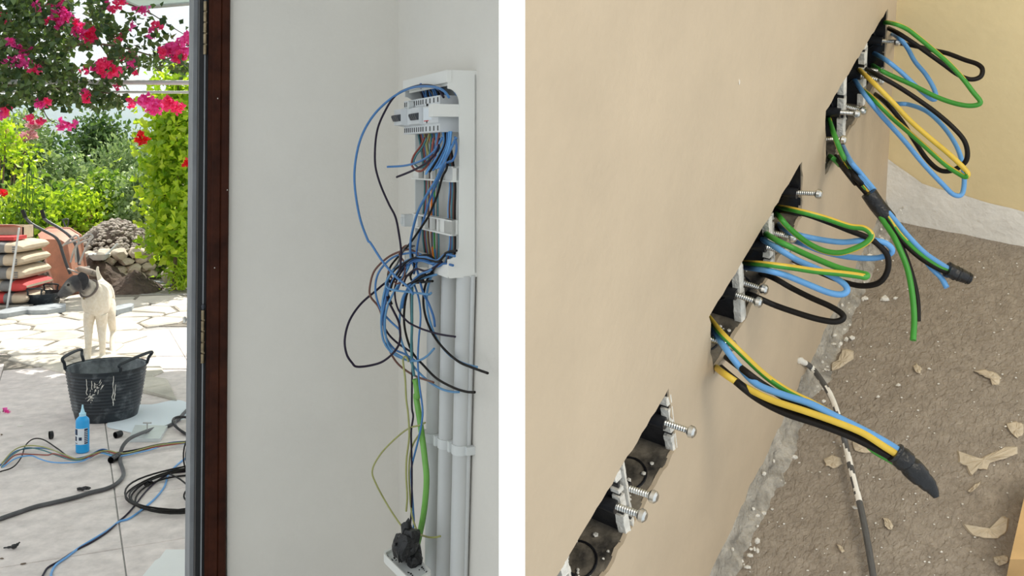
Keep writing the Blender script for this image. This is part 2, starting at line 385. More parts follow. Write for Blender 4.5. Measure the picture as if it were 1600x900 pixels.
# flakes of plaster clinging to the strip
mb = MB(); rnd = random.Random(11)
for i in range(90):
    a = 1.5+2.8*rnd.random(); c = W(a, FLB+rnd.uniform(0.0, 0.10), -0.985+rnd.uniform(0, 0.09)); s_ = rnd.uniform(.001, .0042)
    mb.blob(c, (s_*rnd.uniform(.6, 1.6), s_, s_*rnd.uniform(.6, 1.4)), 1, 0.5, 2, 0, i)
tag(mb.build('plaster_crumbs', M['plaster'], rw_left, smooth=False), kind='stuff')

# ================================================================== BACK BOXES in the beige wall
POSW = {0: 'lowest row', 1: 'middle row', 2: 'top row by the corner'}
BL = [['empty black box at the bottom frame edge, lowest in its row', 'empty black box, middle of the lowest row, dusty inside', 'empty black box ending the lowest row, blue-black inside with one long screw'],
      ['black box whose taped cable bundle hangs out over the bare floor', 'black box of the middle row that holds the long black hairpin loop', 'black box at the upper end of the middle row with pinched wire loops'],
      ['black box nearest the camera in the top row, with the taped long bundle', 'black box in the middle of the top row with yellow and blue loops', 'black box highest on the beige wall beside the room corner']]
for g, (bs, bt, bb) in enumerate(GR):
    for i, (a0, a1) in enumerate(bs):
        root = thing('wall_box', BL[g][i], 'socket box', W((a0+a1)/2, (bt+bb)/2, -1.0), 'black socket boxes sunk in the beige wall')
        T_ = 0.008; D = 0.06 if (g, i) == (0, 0) else 0.19; z0 = -1.006
        mb = MB()   # open shell: four walls and a back, all thick
        e0, e1, f0, f1 = a0-T_*.3, a1+T_*.3, bb-T_, bt+T_
        mb.fbox(W, (e0, f0, z0-D), (e0+T_, f1, z0)); mb.fbox(W, (e1-T_, f0, z0-D), (e1, f1, z0))
        mb.fbox(W, (e0, f1-T_, z0-D), (e1, f1, z0)); mb.fbox(W, (e0, f0, z0-D-T_), (e1, f1, z0-D))
        mb.build('shell', M['blackbox'], root, smooth=False)
        mb = MB(); mb.fbox(W, (e0, f0, z0-D), (e1, f0+T_, z0-.004))
        o = mb.build('dusty_base', M['dusty'], root, smooth=False); o['label'] = 'bottom side dusted with grey plaster'
        # round knockouts on the far end and the bottom
        for (ca, cb, cc, ax) in ((e1-T_, (bt+bb)/2, z0-D*.55, 'a'), ((a0+a1)/2, f0+T_, z0-D*.5, 'b')):
            ring = []
            for k in range(25):
                t_ = 2*PI*k/24; r_ = 0.062
                ring.append(W(ca-.002, cb+r_*math.cos(t_), cc+r_*math.sin(t_)) if ax == 'a' else W(ca+r_*math.cos(t_), cb+.002, cc+r_*math.sin(t_)))
            mb = MB(); mb.tube(ring, 0.0016, 5, caps=False); mb.build('knockout_ring', M['blackbox'], root)
        # screws at both ends: boss, threaded shank, pan head
        for sa, sg in ((a0+.022, 1), (a1-.022, -1)):
            if g == 0 and i == 0 and sg == 1: continue
            cb = (bt+bb)/2+rnd.uniform(-.012, .012); ln = rnd.uniform(.045, .065); tilt = rnd.uniform(-.02, .02)
            mb = MB(); prof = [W(sa, cb, -1.11), W(sa, cb, -1.012)]
            mb.tube([p for p in prof] if (g, i) != (0, 0) else [W(sa, cb, -1.05), W(sa, cb, -1.012)], 0.0085, 10); mb.build('screw_boss', M['blackbox'], root)
            mb = MB(); n = 26
            pts = [W(sa, cb+tilt*k/n, -1.04+(ln+.04)*k/n) for k in range(n+1)]
            mb.tube(pts, [0.0043 if k % 2 else 0.0034 for k in range(n+1)], 10)
            hp = [W(sa, cb+tilt, -1+ln), W(sa, cb+tilt, -1+ln+.006), W(sa, cb+tilt, -1+ln+.018), W(sa, cb+tilt, -1+ln+.024)]
            mb.tube(hp, [.0055, .0078, .0072, .0045], 14)
            o = mb.build('screw', M['steel'], root); o['label'] = 'long zinc screw sticking out of the wall'
        # white plaster smeared on the cut edge at the far end
        mb = MB(); n = 16
        o1 = [(e1-.014-.014*abs(noise.noise(V((k*.9, g, i)))), bb+(bt-bb)*k/n) for k in range(n+1)]
        for k in range(n):
            if rnd.random() < 0.14: continue
            p, q = o1[k], o1[k+1]
            mb.hexa([W(p[0], p[1], -1.03), W(e1+.006, p[1], -1.03), W(e1+.006, q[1], -1.03), W(q[0], q[1], -1.03),
                     W(p[0], p[1], -1.004), W(e1+.006, p[1], -0.999), W(e1+.006, q[1], -0.999), W(q[0], q[1], -1.004)])
        if i < 2 or g == 0:
            o = mb.build('plaster_smear', M['plaster'], root, smooth=False); o['label'] = 'ragged white plaster on the box edge'
        if i > 0:
            mb = MB()
            for k in range(12):
                if rnd.random() < .2: continue
                y0, y1 = bb+(bt-bb)*k/12, bb+(bt-bb)*(k+1)/12; wd = a0+.004+.006*rnd.random()
                mb.hexa([W(a0-.007, y0, -1.02), W(wd, y0, -1.02), W(wd, y1, -1.02), W(a0-.007, y1, -1.02), W(a0-.007, y0, -.999), W(wd, y0, -1.003), W(wd, y1, -1.003), W(a0-.007, y1, -.999)])
            mb.build('plaster_lip', M['plaster'], root, smooth=False)
        mb = MB()
        for k in range(14):
            s_ = rnd.uniform(.0012, .004); mb.blob(W(rnd.uniform(a0+.03, a1-.03), f0+T_+.004, z0-rnd.uniform(.01, D*.9)), (s_, s_*1.3, s_*.8), 1, .4, 2, 0, k)
        tag(mb.build('plaster_grit', M['plaster'], root, smooth=False), kind='stuff')

# ================================================================== LOOSE WIRES of the right room
R1 = (1260, 0, 1/3); R2 = (1160, 230, 1/3); R3 = (1080, 400, .4444); R5 = (1120, 350, .6114)
def px_of(crop, q): return crop[0]+q[0]*crop[2], crop[1]+q[1]*crop[2]
def rwire_pts(segs, loop=True, h0=-.10, h1=-.10, end_frac=None, bias=0.0, A=None):
    pix = [px_of(c, q) for c, L_ in segs for q in L_]
    n = len(pix); out = []
    A0 = RW(*pix[0], 0); A1 = RW(*pix[-1], 0) if loop else A0
    if A is not None: A0 = A1 = A
    for i, p in enumerate(pix):
        s_ = i/(n-1); r_ = ray(*p)
        base = A0.lerp(A1, s_)
        # closest approach of the view ray to the line leaving the wall square from the base
        w0 = O-base; b_ = r_.dot(NN); a_ = r_.dot(r_); d_ = r_.dot(w0); e_ = NN.dot(w0)
        t = (b_*e_-d_)/(a_-b_*b_)
        if not loop and end_frac: t = t*(1-s_*.0)
        t = min(t+bias*(math.sin(PI*s_) if loop else min(1, 2.5*s_)), tmax(*p)*0.975)
        tw = (-1)*S/NN.dot(r_)
        if tw > 0 and i not in (0, n-1): t = min(t, tw*0.985)
        out.append(O+r_*t)
    out[0] = RW(*pix[0], h0)
    if loop: out[-1] = RW(*pix[-1], h1)
    return spline(out, n=7)
def two_tone(mb, pts, r, twist, split=0.0): mb.tube(pts, r, 12, split=split, twist=twist)
def rwire(col, label, segs, loop=True, r=.0042, twist=0.5, split=0.0, group=None, bias=0.0, parent=None):
    pts = rwire_pts(segs, loop, bias=bias, A=(RW(1293, 185) if parent.name == 'cable_bundle' else RW(1108, 540)) if parent else None)
    mb = MB()
    if col == 'pe': two_tone(mb, pts, r, twist, split); ms = [M['green'], M['yellow']]
    else: mb.tube(pts, r, 10); ms = [M[col]]
    if parent: return mb.build('wire', ms, parent)
    return tag(mb.build('wire_loop', ms), label, 'wire', group)
GRP = 'wire loops hanging from the boxes in the beige wall'
rwire('pe', 'green and yellow wire loop nearest the room corner, topmost of all', [(R1, [(335,105),(400,108),(470,135),(530,180),(590,230),(660,290),(730,365),(780,430),(815,475),(800,492),(750,495),(680,480),(600,450),(500,400),(400,355),(340,325),(300,300)])], twist=0.12, split=5.74, group=GRP)
rwire('black', 'black hairpin wire loop reaching farthest right against the far wall', [(R1, [(345,115),(420,150),(500,200),(570,250),(640,300),(710,350),(770,372),(815,360),(825,325),(800,300),(740,280),(660,250),(590,235),(480,210),(370,197)])], group=GRP)
rwire('sky', 'narrow blue wire loop between the topmost green loop and the corner', [(R1, [(370,140),(430,175),(470,220),(510,290),(560,350),(600,420),(605,462),(580,460),(520,410),(440,335),(370,280),(300,240)])], group=GRP)
rwire('pe', 'long yellow-topped earth wire loop hanging across the far wall', [(R1, [(220,300),(300,375),(400,475),(480,560),(570,640),(660,715),(720,770),(755,810),(750,828),(725,820),(650,770),(560,690),(480,620),(400,550),(300,450),(220,390)])], twist=0.5, split=4.34, group=GRP)
rwire('black', 'long wide black wire loop ringing the yellow wire before the far wall', [(R1, [(240,300),(320,345),(420,400),(520,465),(610,530),(690,600),(740,660),(755,720),(740,765),(680,800),(620,795),(560,740),(500,650),(440,560),(370,480),(280,410)])], group=GRP)
rwire('sky', 'longest blue wire loop, dipping lowest of the loops on the far wall', [(R1, [(205,340),(270,440),(350,540),(450,650),(550,770),(640,865),(690,912),(730,908),(740,830),(725,740),(690,660),(630,580),(560,520),(480,490),(420,485),(360,465)])], group=GRP)
rwire('black', 'wide black wire loop of the middle row, around the blue loop', [(R2, [(160,295),(280,310),(400,350),(500,390),(590,425),(640,460),(680,510),(680,580),(640,635),(560,650),(470,630),(370,590),(280,550),(200,510)])], group=GRP)
rwire('pe', 'green and yellow wire loop curling inside the black middle-row loop', [(R2, [(165,280),(250,296),(380,330),(500,370),(570,380),(605,410),(590,440),(540,470),(460,495),(380,485),(300,445),(220,380),(180,335),(160,310)])], twist=0.15, split=5.14, group=GRP)
rwire('sky', 'flat blue wire loop of the middle row, reaching farthest right of that row', [(R2, [(160,355),(230,400),(350,430),(470,445),(580,435),(660,445),(700,475),(690,500),(620,520),(500,515),(380,490),(270,450),(200,425)])], group=GRP)
rwire('pe', 'earth wire folded to a sharp point, green above and yellow below', [(R2, [(80,385),(150,430),(250,480),(350,525),(450,565),(540,588),(582,598),(575,608),(540,602),(460,592),(340,580),(220,562),(100,548),(0,542)])], twist=0.5, split=0.4, group=GRP)
rwire('sky', 'blue wire loop pointing down right just above the lower black hairpin', [(R2, [(65,415),(150,465),(250,525),(350,570),(430,610),(480,645),(490,675),(460,690),(400,680),(300,640),(200,600),(100,575),(0,562)])], group=GRP)
rwire('black', 'lower black hairpin wire loop lying over the wall foot', [(R2, [(60,585),(140,610),(230,660),(320,705),(410,745),(465,780),(470,805),(430,818),(350,805),(250,775),(150,740),(60,700),(10,680)])], group=GRP)
# bundle out of the upper row, taped half way, with two spare ends and a taped tip
pa = [(98,535),(130,630),(170,730),(220,810),(280,890)]
B1 = thing('cable_bundle', 'upper wire bundle taped black half way, spare green end hanging to the floor', 'cable', RW(1293, 185), 'taped wire bundles hanging from the boxes')
rwire('pe', None, [(R1, pa), (R2, [(500,90),(560,170),(606,222),(660,300),(690,335),(740,410),(820,490),(920,560),(975,580)])], False, twist=1.2, split=.6, parent=B1)
rwire('sky', None, [(R1, [(150,640),(200,745),(260,820),(320,895)]), (R2, [(545,130),(612,220),(665,285),(705,330),(780,420),(860,500),(950,560),(985,580)])], False, parent=B1)
rwire('black', None, [(R1, [(115,700),(170,780),(230,860)]), (R2, [(460,80),(540,170),(592,230),(650,310),(690,350),(750,440),(830,515),(920,570),(985,592)])], False, parent=B1)
rwire('black', None, [(R1, [(120,690),(200,800),(260,860)]), (R2, [(480,60),(570,170),(620,230),(668,310),(700,380),(760,500),(800,620),(820,720),(823,815)])], False, parent=B1)
rwire('sky', None, [(R2, [(820,480),(880,560),(930,610),(958,658)])], False, parent=B1)
# (that stub starts in mid bundle, so it is moved to the bundle's depth below)
def fixed(segs, d0, d1): 
    pix = [px_of(c, q) for c, L_ in segs for q in L_]; n = len(pix)
    return [O+ray(*p)*(d0+(d1-d0)*i/(n-1)) for i, p in enumerate(pix)]
def t_at(o, px, py):
    best = min(((v.co+o.matrix_world.translation+ROOT[B1.name]-O) for v in o.data.vertices), key=lambda q: (800+1500*q.x/q.y-px)**2+(242-1500*q.z/q.y-py)**2)
    return best.y
bl = [c for c in B1.children]
d_mid = t_at(bl[2], 1374, 320); d_stub = t_at(bl[2], 1440, 395); d_end = t_at(bl[2], 1485, 422)
me_old = bl[4]; bpy.data.objects.remove(me_old)
mb = MB(); mb.tube(spline(fixed([(R2, [(600,225),(655,335),(690,390),(720,440),(770,560),(795,680),(805,800),(800,905)])], d_mid+.006, d_mid-.10)), .0044, 10); mb.build('wire', M['green'], B1)
mb = MB(); mb.tube(spline([RW(1292.7, 243, -.1), RW(1300, 246, .01), RW(1312, 258, .03)]), .0042, 10); mb.build('wire', M['green'], B1)
mb = MB(); mb.tube(spline(fixed([(R2, [(830,490),(880,560),(930,610),(958,658)])], d_stub+.006, d_stub-.02)), .0042, 10); mb.build('wire', M['sky'], B1)
mb = MB(); mb.tube(spline(fixed([(R2, [(592,215),(630,270),(664,312),(690,345)])], d_mid-.003, d_mid-.003), n=4), [.0125]*12+[.0115]*1, 14); mb.build('tape_wrap', M['tape'], B1)
pt = spline(fixed([(R2, [(960,572),(1000,590),(1030,602),(1052,612)]), (R2, [(1066,618)])], d_end, d_end), n=4)
mb = MB(); mb.tube(pt, [.012-.004*i/len(pt)+.0022*noise.noise(V((i*.9, 0, 0))) for i in range(len(pt))], 10); mb.build('taped_tip', M['tape'], B1)
# bundle out of the middle row
B2 = thing('cable_bundle', 'lower wire bundle of five wires with a torn black taped tip', 'cable', RW(1108, 520), 'taped wire bundles hanging from the boxes')
def r3(L_, **k): return (R3, L_)
rwire('pe', None, [r3([(60,215),(110,275),(180,345),(260,420),(340,475),(420,515),(500,560),(580,620),(640,680),(700,715),(735,735)])], False, twist=.25, split=5.0, parent=B2, r=.0044, bias=.012)
rwire('sky', None, [r3([(60,235),(110,310),(170,390),(230,450),(320,487),(420,520),(520,570),(620,620),(700,665),(745,695)])], False, parent=B2, r=.0044, bias=-.006)
rwire('black', None, [r3([(90,330),(170,390),(250,450),(340,505),(430,550),(540,600),(640,645),(745,700)])], False, parent=B2, r=.0044, bias=.004)
rwire('yellow', None, [r3([(70,375),(110,410),(180,455),(280,505),(400,545),(500,580),(600,620),(680,670),(735,705)])], False, parent=B2, r=.0044, bias=-.008)
rwire('black', None, [r3([(70,362),(150,432),(230,492),(330,542),(450,583),(560,625),(650,665),(740,718)])], False, parent=B2, r=.0044, bias=.004)
rwire('black', None, [r3([(75,372),(140,428),(230,500),(330,552),(450,592),(560,634),(650,678),(738,728)])], False, parent=B2, r=.0044)
ROOT['x'] = V()
bl2 = list(B2.children)
def t_at2(o, px, py): return min(((v.co+ROOT[B2.name]-O) for v in o.data.vertices), key=lambda q: (800+1500*q.x/q.y-px)**2+(242-1500*q.z/q.y-py)**2).y
de = t_at2(bl2[4], 1408, 718)
pt = spline(fixed([(R3, [(715,690),(745,715),(790,760),(830,800),(850,825),(862,848)])], de, de-.01), n=5)
mb = MB(); mb.tube(pt, [max(.003, (.0125 if i < 10 else .0125-.0006*(i-10))*(1+.22*noise.noise(V((i*.8, 3, 0))))) for i in range(len(pt))], 12)
o = mb.build('taped_tip', M['tape'], B2); o['label'] = 'crumpled black tape tip'
# thin dusty cable that leaves the wall foot and runs over the floor
pix = [px_of(R3, q) for q in [(380,365),(420,390),(460,440),(495,500),(520,570),(540,650),(560,740),(580,820)]]+[px_of(R5, q) for q in [(372,745),(388,830),(402,915)]]
pts = [RW(*pix[0], 0.0)]
for i, p in enumerate(pix[1:]):
    r_ = ray(*p); tf = FLB*S/VV.dot(r_); tw = -S/NN.dot(r_); tw = tw if tw > 0 else 9
    pts.append(O+r_*min(tf*(0.985 if i > 3 else .96), tw*.985))
mb = MB(); sp = spline(pts, n=8); mb.tube(sp, .0052, 9, split=0.0, twist=9)
for i in range(len(mb.m)):
    k = i//9; mb.m[i] = 1 if (noise.noise(V((k*.25, i % 9*.3, 0))) > 0.12 and k < 62) else 0
tag(mb.build('floor_cable', [M['grey'], M['bare']]), 'thin dusty grey cable from a hole at the wall foot across the concrete', 'cable')
mb = MB(); mb.blob(RW(1251, 563, 0.01), (.007, .004, .006), 2, .4, 2, 0, 4); mb.build('plaster_collar', M['plaster'], rw_left)
# ------------------------------------------------------------------ splashes, crumbs and timber on the concrete floor
def splash(crop, poly, name, label, cat='plaster', m='filler', h=.012, group=None):
    pts = [px_of(crop, q) for q in poly]; n = len(pts)
    c = (sum(p[0] for p in pts)/n, sum(p[1] for p in pts)/n)
    mb = MB(); ring = []
    for i in range(n):
        p, q = pts[i], pts[(i+1)%n]
        for t_ in (0, .33, .66):
            x, y = p[0]+(q[0]-p[0])*t_, p[1]+(q[1]-p[1])*t_
            ring.append((x+rnd.uniform(-1.2, 1.2), y+rnd.uniform(-1.0, 1.0)))
    N_ = len(ring)
    v0 = [FL(*p, -.006) for p in ring]; v1 = [FL(c[0]+(p[0]-c[0])*.88, c[1]+(p[1]-c[1])*.88, h*.9+rnd.uniform(0, .004)) for p in ring]
    v2 = [FL(c[0]+(p[0]-c[0])*.45, c[1]+(p[1]-c[1])*.45, h+rnd.uniform(0, .008)) for p in ring]
    mb.add(v0+v1+v2+[FL(*c, h+.004)], [(i, (i+1)%N_, (i+1)%N_+N_, i+N_) for i in range(N_)]+[(i+N_, (i+1)%N_+N_, (i+1)%N_+2*N_, i+2*N_) for i in range(N_)]+[(i+2*N_, (i+1)%N_+2*N_, 3*N_) for i in range(N_)])
    o = mb.build(name, M[m], smooth=False); tag(o, label, cat, group); return o
SG = 'dried plaster splashes on the concrete floor'
splash(R5, [(610,578),(630,590),(655,608),(690,592),(740,568),(772,566),(776,585),(745,600),(700,612),(690,630),(665,628),(650,648),(632,620),(612,608)], 'plaster_splash', 'largest beige plaster splash with a pulled tail, right of the floor', group=SG)
splash(R5, [(622,765),(660,780),(700,782),(722,765),(730,745),(748,752),(745,785),(720,805),(680,806),(645,795)], 'plaster_splash', 'beige boomerang shaped plaster splash low on the right of the floor', group=SG)
splash(R5, [(705,850),(730,845),(748,852),(745,868),(720,874),(706,865)], 'plaster_splash', 'small beige plaster splash beside the pale timber', group=SG)
splash(R5, [(655,373),(685,372),(712,380),(726,392),(722,412),(705,414),(700,398),(675,386)], 'plaster_splash', 'curled beige plaster splash below the far wall', group=SG)
splash(R5, [(738,508),(765,503),(785,512),(785,540),(768,550),(750,535)], 'plaster_splash', 'beige plaster splash at the right frame edge above the largest', group=SG)
splash(R5, [(500,362),(512,356),(525,370),(520,384),(506,378)], 'plaster_splash', 'small round plaster splash in the middle of the bare floor', group=SG)
splash(R5, [(272,600),(295,590),(318,598),(322,615),(300,626),(278,618)], 'plaster_splash', 'beige plaster splash left of the thin grey floor cable', group=SG)
splash(R5, [(345,556),(380,555),(405,568),(400,585),(370,586),(350,580)], 'plaster_splash', 'beige plaster splash under the lower wire bundle', group=SG)
splash(R5, [(290,360),(310,345),(322,318),(350,322),(352,345),(330,360),(310,372),(292,378)], 'plaster_splash', 'beige plaster splash beside the wall foot under the black hairpin loop', group=SG)
splash(R5, [(424,750),(438,752),(452,772),(445,784),(430,772)], 'plaster_splash', 'small tongue of plaster right of the grey floor cable', group=SG)
splash(R5, [(305,818),(318,822),(328,835),(318,840)], 'plaster_splash', 'smallest plaster splash left of the grey floor cable, near the bottom', group=SG)
splash(R5, [(640,684),(660,665),(678,656),(668,672),(648,688)], 'plaster_splash', 'thin sliver of plaster between the two big splashes', group=SG)
def crumb(p, s_, label):
    mb = MB(); mb.blob(FL(*p, .012), (s_*1.3, s_, s_*.8), 1, .7, 1.6, 0, int(p[0])); tag(mb.build('plaster_chip', M['plaster'], smooth=False), label, 'plaster', 'white plaster chips on the concrete floor')
for p, s_, lb in [((1352,466), .006, 'white plaster chip directly under the folded earth wire'), ((1383,467), .008, 'white plaster chip pair beside the hanging green wire end'), ((1399,466), .004, 'small white chip left of the hanging green wire'),
              ((1331,528), .006, 'white plaster chip right of the lower black hairpin tip'), ((1404,601), .004, 'tiny white plaster chip in mid floor'), ((1452,576), .003, 'tiny white chip right of the round splash'), ((1372,620), .003, 'tiny white chip above the lower bundle'), ((1335,793), .004, 'white chip left of the floor cable low down')]:
    crumb(p, s_, lb)
mb = MB(); rnd = random.Random(5)
for i in range(300):
    px = rnd.uniform(1150, 1600); py = rnd.uniform(400, 900)
    a, b_, c = loc(FL(px, py))
    if c < -.97 or a > 4.25: continue
    s_ = rnd.uniform(.0005, .0015); mb.blob(FL(px, py, .008), (s_*1.5, s_, s_), 1, .5, 2, 0, i)
tag(mb.build('floor_grit', M['plaster'], smooth=False), 'fine white plaster grit scattered over the bare concrete', 'grit', kind='stuff')
q = [FL(1572, 905, .0), FL(1640, 905, 0), FL(1640, 770, 0), FL(1601, 778, 0)]
mb = MB(); mb.prism(q, [p+VV*.05 for p in q]); tag(mb.build('timber_batten', M['pine'], smooth=False), 'pale pine timber edge in the bottom right corner of the floor', 'timber')
mb = MB(); mb.blob(RW(1155, 128, .001), (.0012, .002, .004), 1, .3, 2); mb.build('paint_nick', M['plaster'], rw_left)

# ================================================================== DOOR FRAME (left room)
def DB(u, m_, z): # along the back wall to the left, out towards the camera, up; leans slightly like the photograph
    return CORNER+nv*(u-0.0075*(z-1.0))-dv*m_+V((0, 0, z))
fr = thing('door_frame', 'dark brown wooden door frame between terrace and white wall', 'door frame', CORNER+nv*.53)
mb = MB()
prof = [(.507, .0), (.507, .016), (.511, .020), (.527, .020), (.530, .017), (.533, .020), (.552, .020), (.556, .014), (.565, .014), (.565, -.03)]
for i in range(len(prof)-1):
    p, q = prof[i], prof[i+1]; mb.add([DB(p[0], p[1], 0), DB(q[0], q[1], 0), DB(q[0], q[1], 2.14), DB(p[0], p[1], 2.14)], [(0, 1, 2, 3)])
mb.build('casing', M['wood'], fr, smooth=False)
mb = MB(); mb.fbox(DB, (.565, -.10, 0), (.589, -.004, 2.12)); mb.build('door_seal', M['blackseal'], fr, smooth=False)
mb = MB(); mb.fbox(DB, (.572, -.01, 0), (.5755, .001, 2.12)); o = mb.build('seal_lip', M['reveal'], fr, smooth=False); o['label'] = 'thin pale sealing lip'
for zc in (0.985, 1.86):
    mb = MB()
    mb.fbox(DB, (.569, -.004, zc-.075), (.577, .003, zc+.075))
    hp = [DB(.574, .006, zc-.075+.15*k/12) for k in range(13)]
    h = mb.build('hinge', M['brass'], fr, smooth=False)
    for k in range(5):
        m2 = MB(); m2.tube([DB(.574, .006, zc-.075+.031*k), DB(.574, .006, zc-.075+.031*k+.026)], .0055, 10); m2.build('knuckle', M['brass'], h)
    m2 = MB(); m2.tube([DB(.574, .006, zc+.077), DB(.574, .006, zc+.086), DB(.574, .006, zc+.092)], [.003, .0055, .003], 10); m2.build('pin', M['darkplast'], h)
for zc, uu in ((1.18, .545), (1.66, .540), (1.40, .512)):
    mb = MB(); mb.blob(DB(uu, .0205, zc), (.0016, .0016, .0022), 1, .3); mb.build('nail_head', M['plaster'], fr)
mb = MB(); mb.fbox(DB, (.589, -.22, 0), (.600, -.06, 2.12)); struct(mb.build('trim_1', M['reveal'], smooth=False))
mb = MB(); mb.blob(DB(.612, -.14, 1.012), (.006, .01, .010), 2, .5, 2.2, 0, 4); tag(mb.build('wall_latch', M['plaster'], smooth=False), 'small white knob on the outer edge of the door frame', 'latch')

# ================================================================== ELECTRICAL PANEL on the right wall
def PF(x, y, z): return WN+dv*x+nv*y+V((0, 0, z))
PZ0, PZ1 = 1.204, 1.704
pn = thing('electrical_panel', 'white electrical enclosure with its cover off and wires spilling out', 'electrical panel', PF(.18, 0, PZ0))
mb = MB(); mb.fbox(PF, (0, .001, PZ0+.01), (.36, .006, PZ1-.01)); mb.build('back_plate', M['pvc'], pn, smooth=False)
def side_profile(d_out, d_mid):
    pts = [(0.0, PZ0), (d_out-.004, PZ0), (d_out, PZ0+.006), (d_out, PZ0+.045)]
    for k in range(1, 7):
        t = k/6; pts.append((d_out-(d_out-d_mid)*math.sin(t*PI/2)**1.0, PZ0+.045+.035*(1-math.cos(t*PI/2))))
    for k in range(7):
        t = 1-k/6; pts.append((d_out-(d_out-d_mid)*math.sin(t*PI/2), PZ1-.045-.035*(1-math.cos(t*PI/2))))
    pts += [(d_out, PZ1-.006), (d_out-.006, PZ1), (0, PZ1)]
    return pts
mb = MB(); sp = side_profile(.074, .0448)
mb.prism([PF(0, y, z) for y, z in sp], [PF(.006, y, z) for y, z in sp]); mb.build('side_cover', M['pvc'], pn, angle=25)
mb = MB(); mb.prism([PF(.354, y, z) for y, z in sp], [PF(.36, y, z) for y, z in sp]); mb.build('side_cover', M['pvcgrey'], pn, angle=25)
mb = MB(); mb.fbox(PF, (.006, .0, PZ1-.008), (.354, .072, PZ1)); mb.fbox(PF, (-.002, .066, PZ1-.030), (.362, .078, PZ1-.001)); mb.fbox(PF, (.02, .062, PZ1-.036), (.34, .067, PZ1-.006))
mb.build('top_cap', M['pvc'], pn, smooth=False)
mb = MB(); mb.fbox(PF, (.006, .0, PZ0), (.16, .072, PZ0+.008)); mb.fbox(PF, (.006, .066, PZ0), (.15, .073, PZ0+.032)); mb.fbox(PF, (.24, .0, PZ0), (.354, .072, PZ0+.02)); mb.fbox(PF, (.25, .045, PZ0), (.354, .073, PZ0+.035))
mb.build('bottom_cap', M['pvc'], pn, smooth=False)
def rail(zc, yb, name='rail_bracket'):
    mb = MB(); hh = .017
    mb.fbox(PF, (.012, yb, zc+hh-.004), (.33, yb+.018, zc+hh)); mb.fbox(PF, (.012, yb, zc-hh-.004), (.34, yb+.02, zc-hh))
    for x0, x1 in ((.012, .07), (.115, .128), (.17, .182), (.225, .237), (.285, .33)): mb.fbox(PF, (x0, yb+.006, zc-hh), (x1, yb+.016, zc+hh))
    mb.build(name, M['pvc'], pn, smooth=False)
rail(1.455, .042); rail(1.325, .044)
mb = MB(); mb.fbox(PF, (.012, .03, 1.304), (.10, .060, 1.338)); mb.build('bracket_block', M['pvc'], pn, smooth=False)
mb = MB(); mb.fbox(PF, (.325, .02, 1.306), (.357, .085, 1.338)); mb.fbox(PF, (.335, .085, 1.312), (.35, .090, 1.33)); mb.build('bracket_block', M['pvcgrey'], pn, smooth=False)
# DIN rail with four breakers
mb = MB(); mb.fbox(PF, (.01, .018, 1.583), (.35, .026, 1.618)); mb.build('din_rail', M['steel'], pn, smooth=False)
mb = MB(); mb.fbox(PF, (.006, .03, 1.592), (.045, .108, 1.622)); mb.build('rail_clip', M['pvc'], pn, smooth=False)
def breaker(x0, x1, label, nose, rows, toggles):
    zc = 1.600; mb = MB()
    # stepped side profile: shoulders at the terminals, raised nose in the middle
    pr = [(.026, zc-.044), (.078, zc-.044), (.078, zc-.024), (.078+nose, zc-.020), (.078+nose, zc+.022), (.078, zc+.026), (.078, zc+.046), (.026, zc+.046)]
    mb.prism([PF(x0, y, z) for y, z in pr], [PF(x1, y, z) for y, z in pr])
    b_ = mb.build('breaker', M['breaker'], pn, smooth=False); b_['label'] = label
    n = rows
    for k in range(n):
        xc = x0+(x1-x0)*(k+.5)/n
        for zz in (zc+.036, zc-.034):
            m2 = MB(); m2.fbox(PF, (xc-.0032, .0775, zz-.006), (xc+.0032, .0786, zz+.006)); m2.build('terminal_slot', M['slot'], b_, smooth=False)
    for xc in toggles:
        m2 = MB(); y0 = .078+nose
        m2.prism([PF(xc-.0065, y0-.002, zc-.010), PF(xc-.0065, y0+.004, zc-.010), PF(xc-.0045, y0+.010, zc+.002), PF(xc-.0045, y0+.009, zc+.006), PF(xc-.0065, y0, zc+.008)],
                 [PF(xc+.0065, y0-.002, zc-.010), PF(xc+.0065, y0+.004, zc-.010), PF(xc+.0045, y0+.010, zc+.002), PF(xc+.0045, y0+.009, zc+.006), PF(xc+.0065, y0, zc+.008)])
        m2.build('toggle', M['darkplast'], b_, smooth=False)
    return b_
breaker(.285, .352, 'triple switch at the far end', .028, 4, (.296, .312, .328, .343))
breaker(.248, .284, 'narrow relay with a round dial', .012, 2, ())
b3 = breaker(.174, .246, 'double pole breaker with dark toggles', .014, 4, (.182, .198, .214, .23))
b4 = breaker(.048, .172, 'wide residual current breaker nearest the viewer', .004, 4, ())
m2 = MB(); m2.fbox(PF, (.10, .0815, 1.588), (.165, .0826, 1.6185)); m2.build('rating_label', M['label'], b4, smooth=False)
m2 = MB(); m2.fbox(PF, (.125, .0822, 1.585), (.160, .0832, 1.587)); m2.build('red_line', M['redink'], b4, smooth=False)
for zz in (1.626, 1.583):
    m2 = MB(); m2.fbox(PF, (.135, .080, zz-.003), (.141, .083, zz+.003)); m2.build('test_hole', M['slot'], b4, smooth=False)
mb = MB(); mb.tube([PF(.265, .08, 1.632), PF(.265, .093, 1.632)], .011, 16); mb.build('dial', M['pvcgrey'], pn)
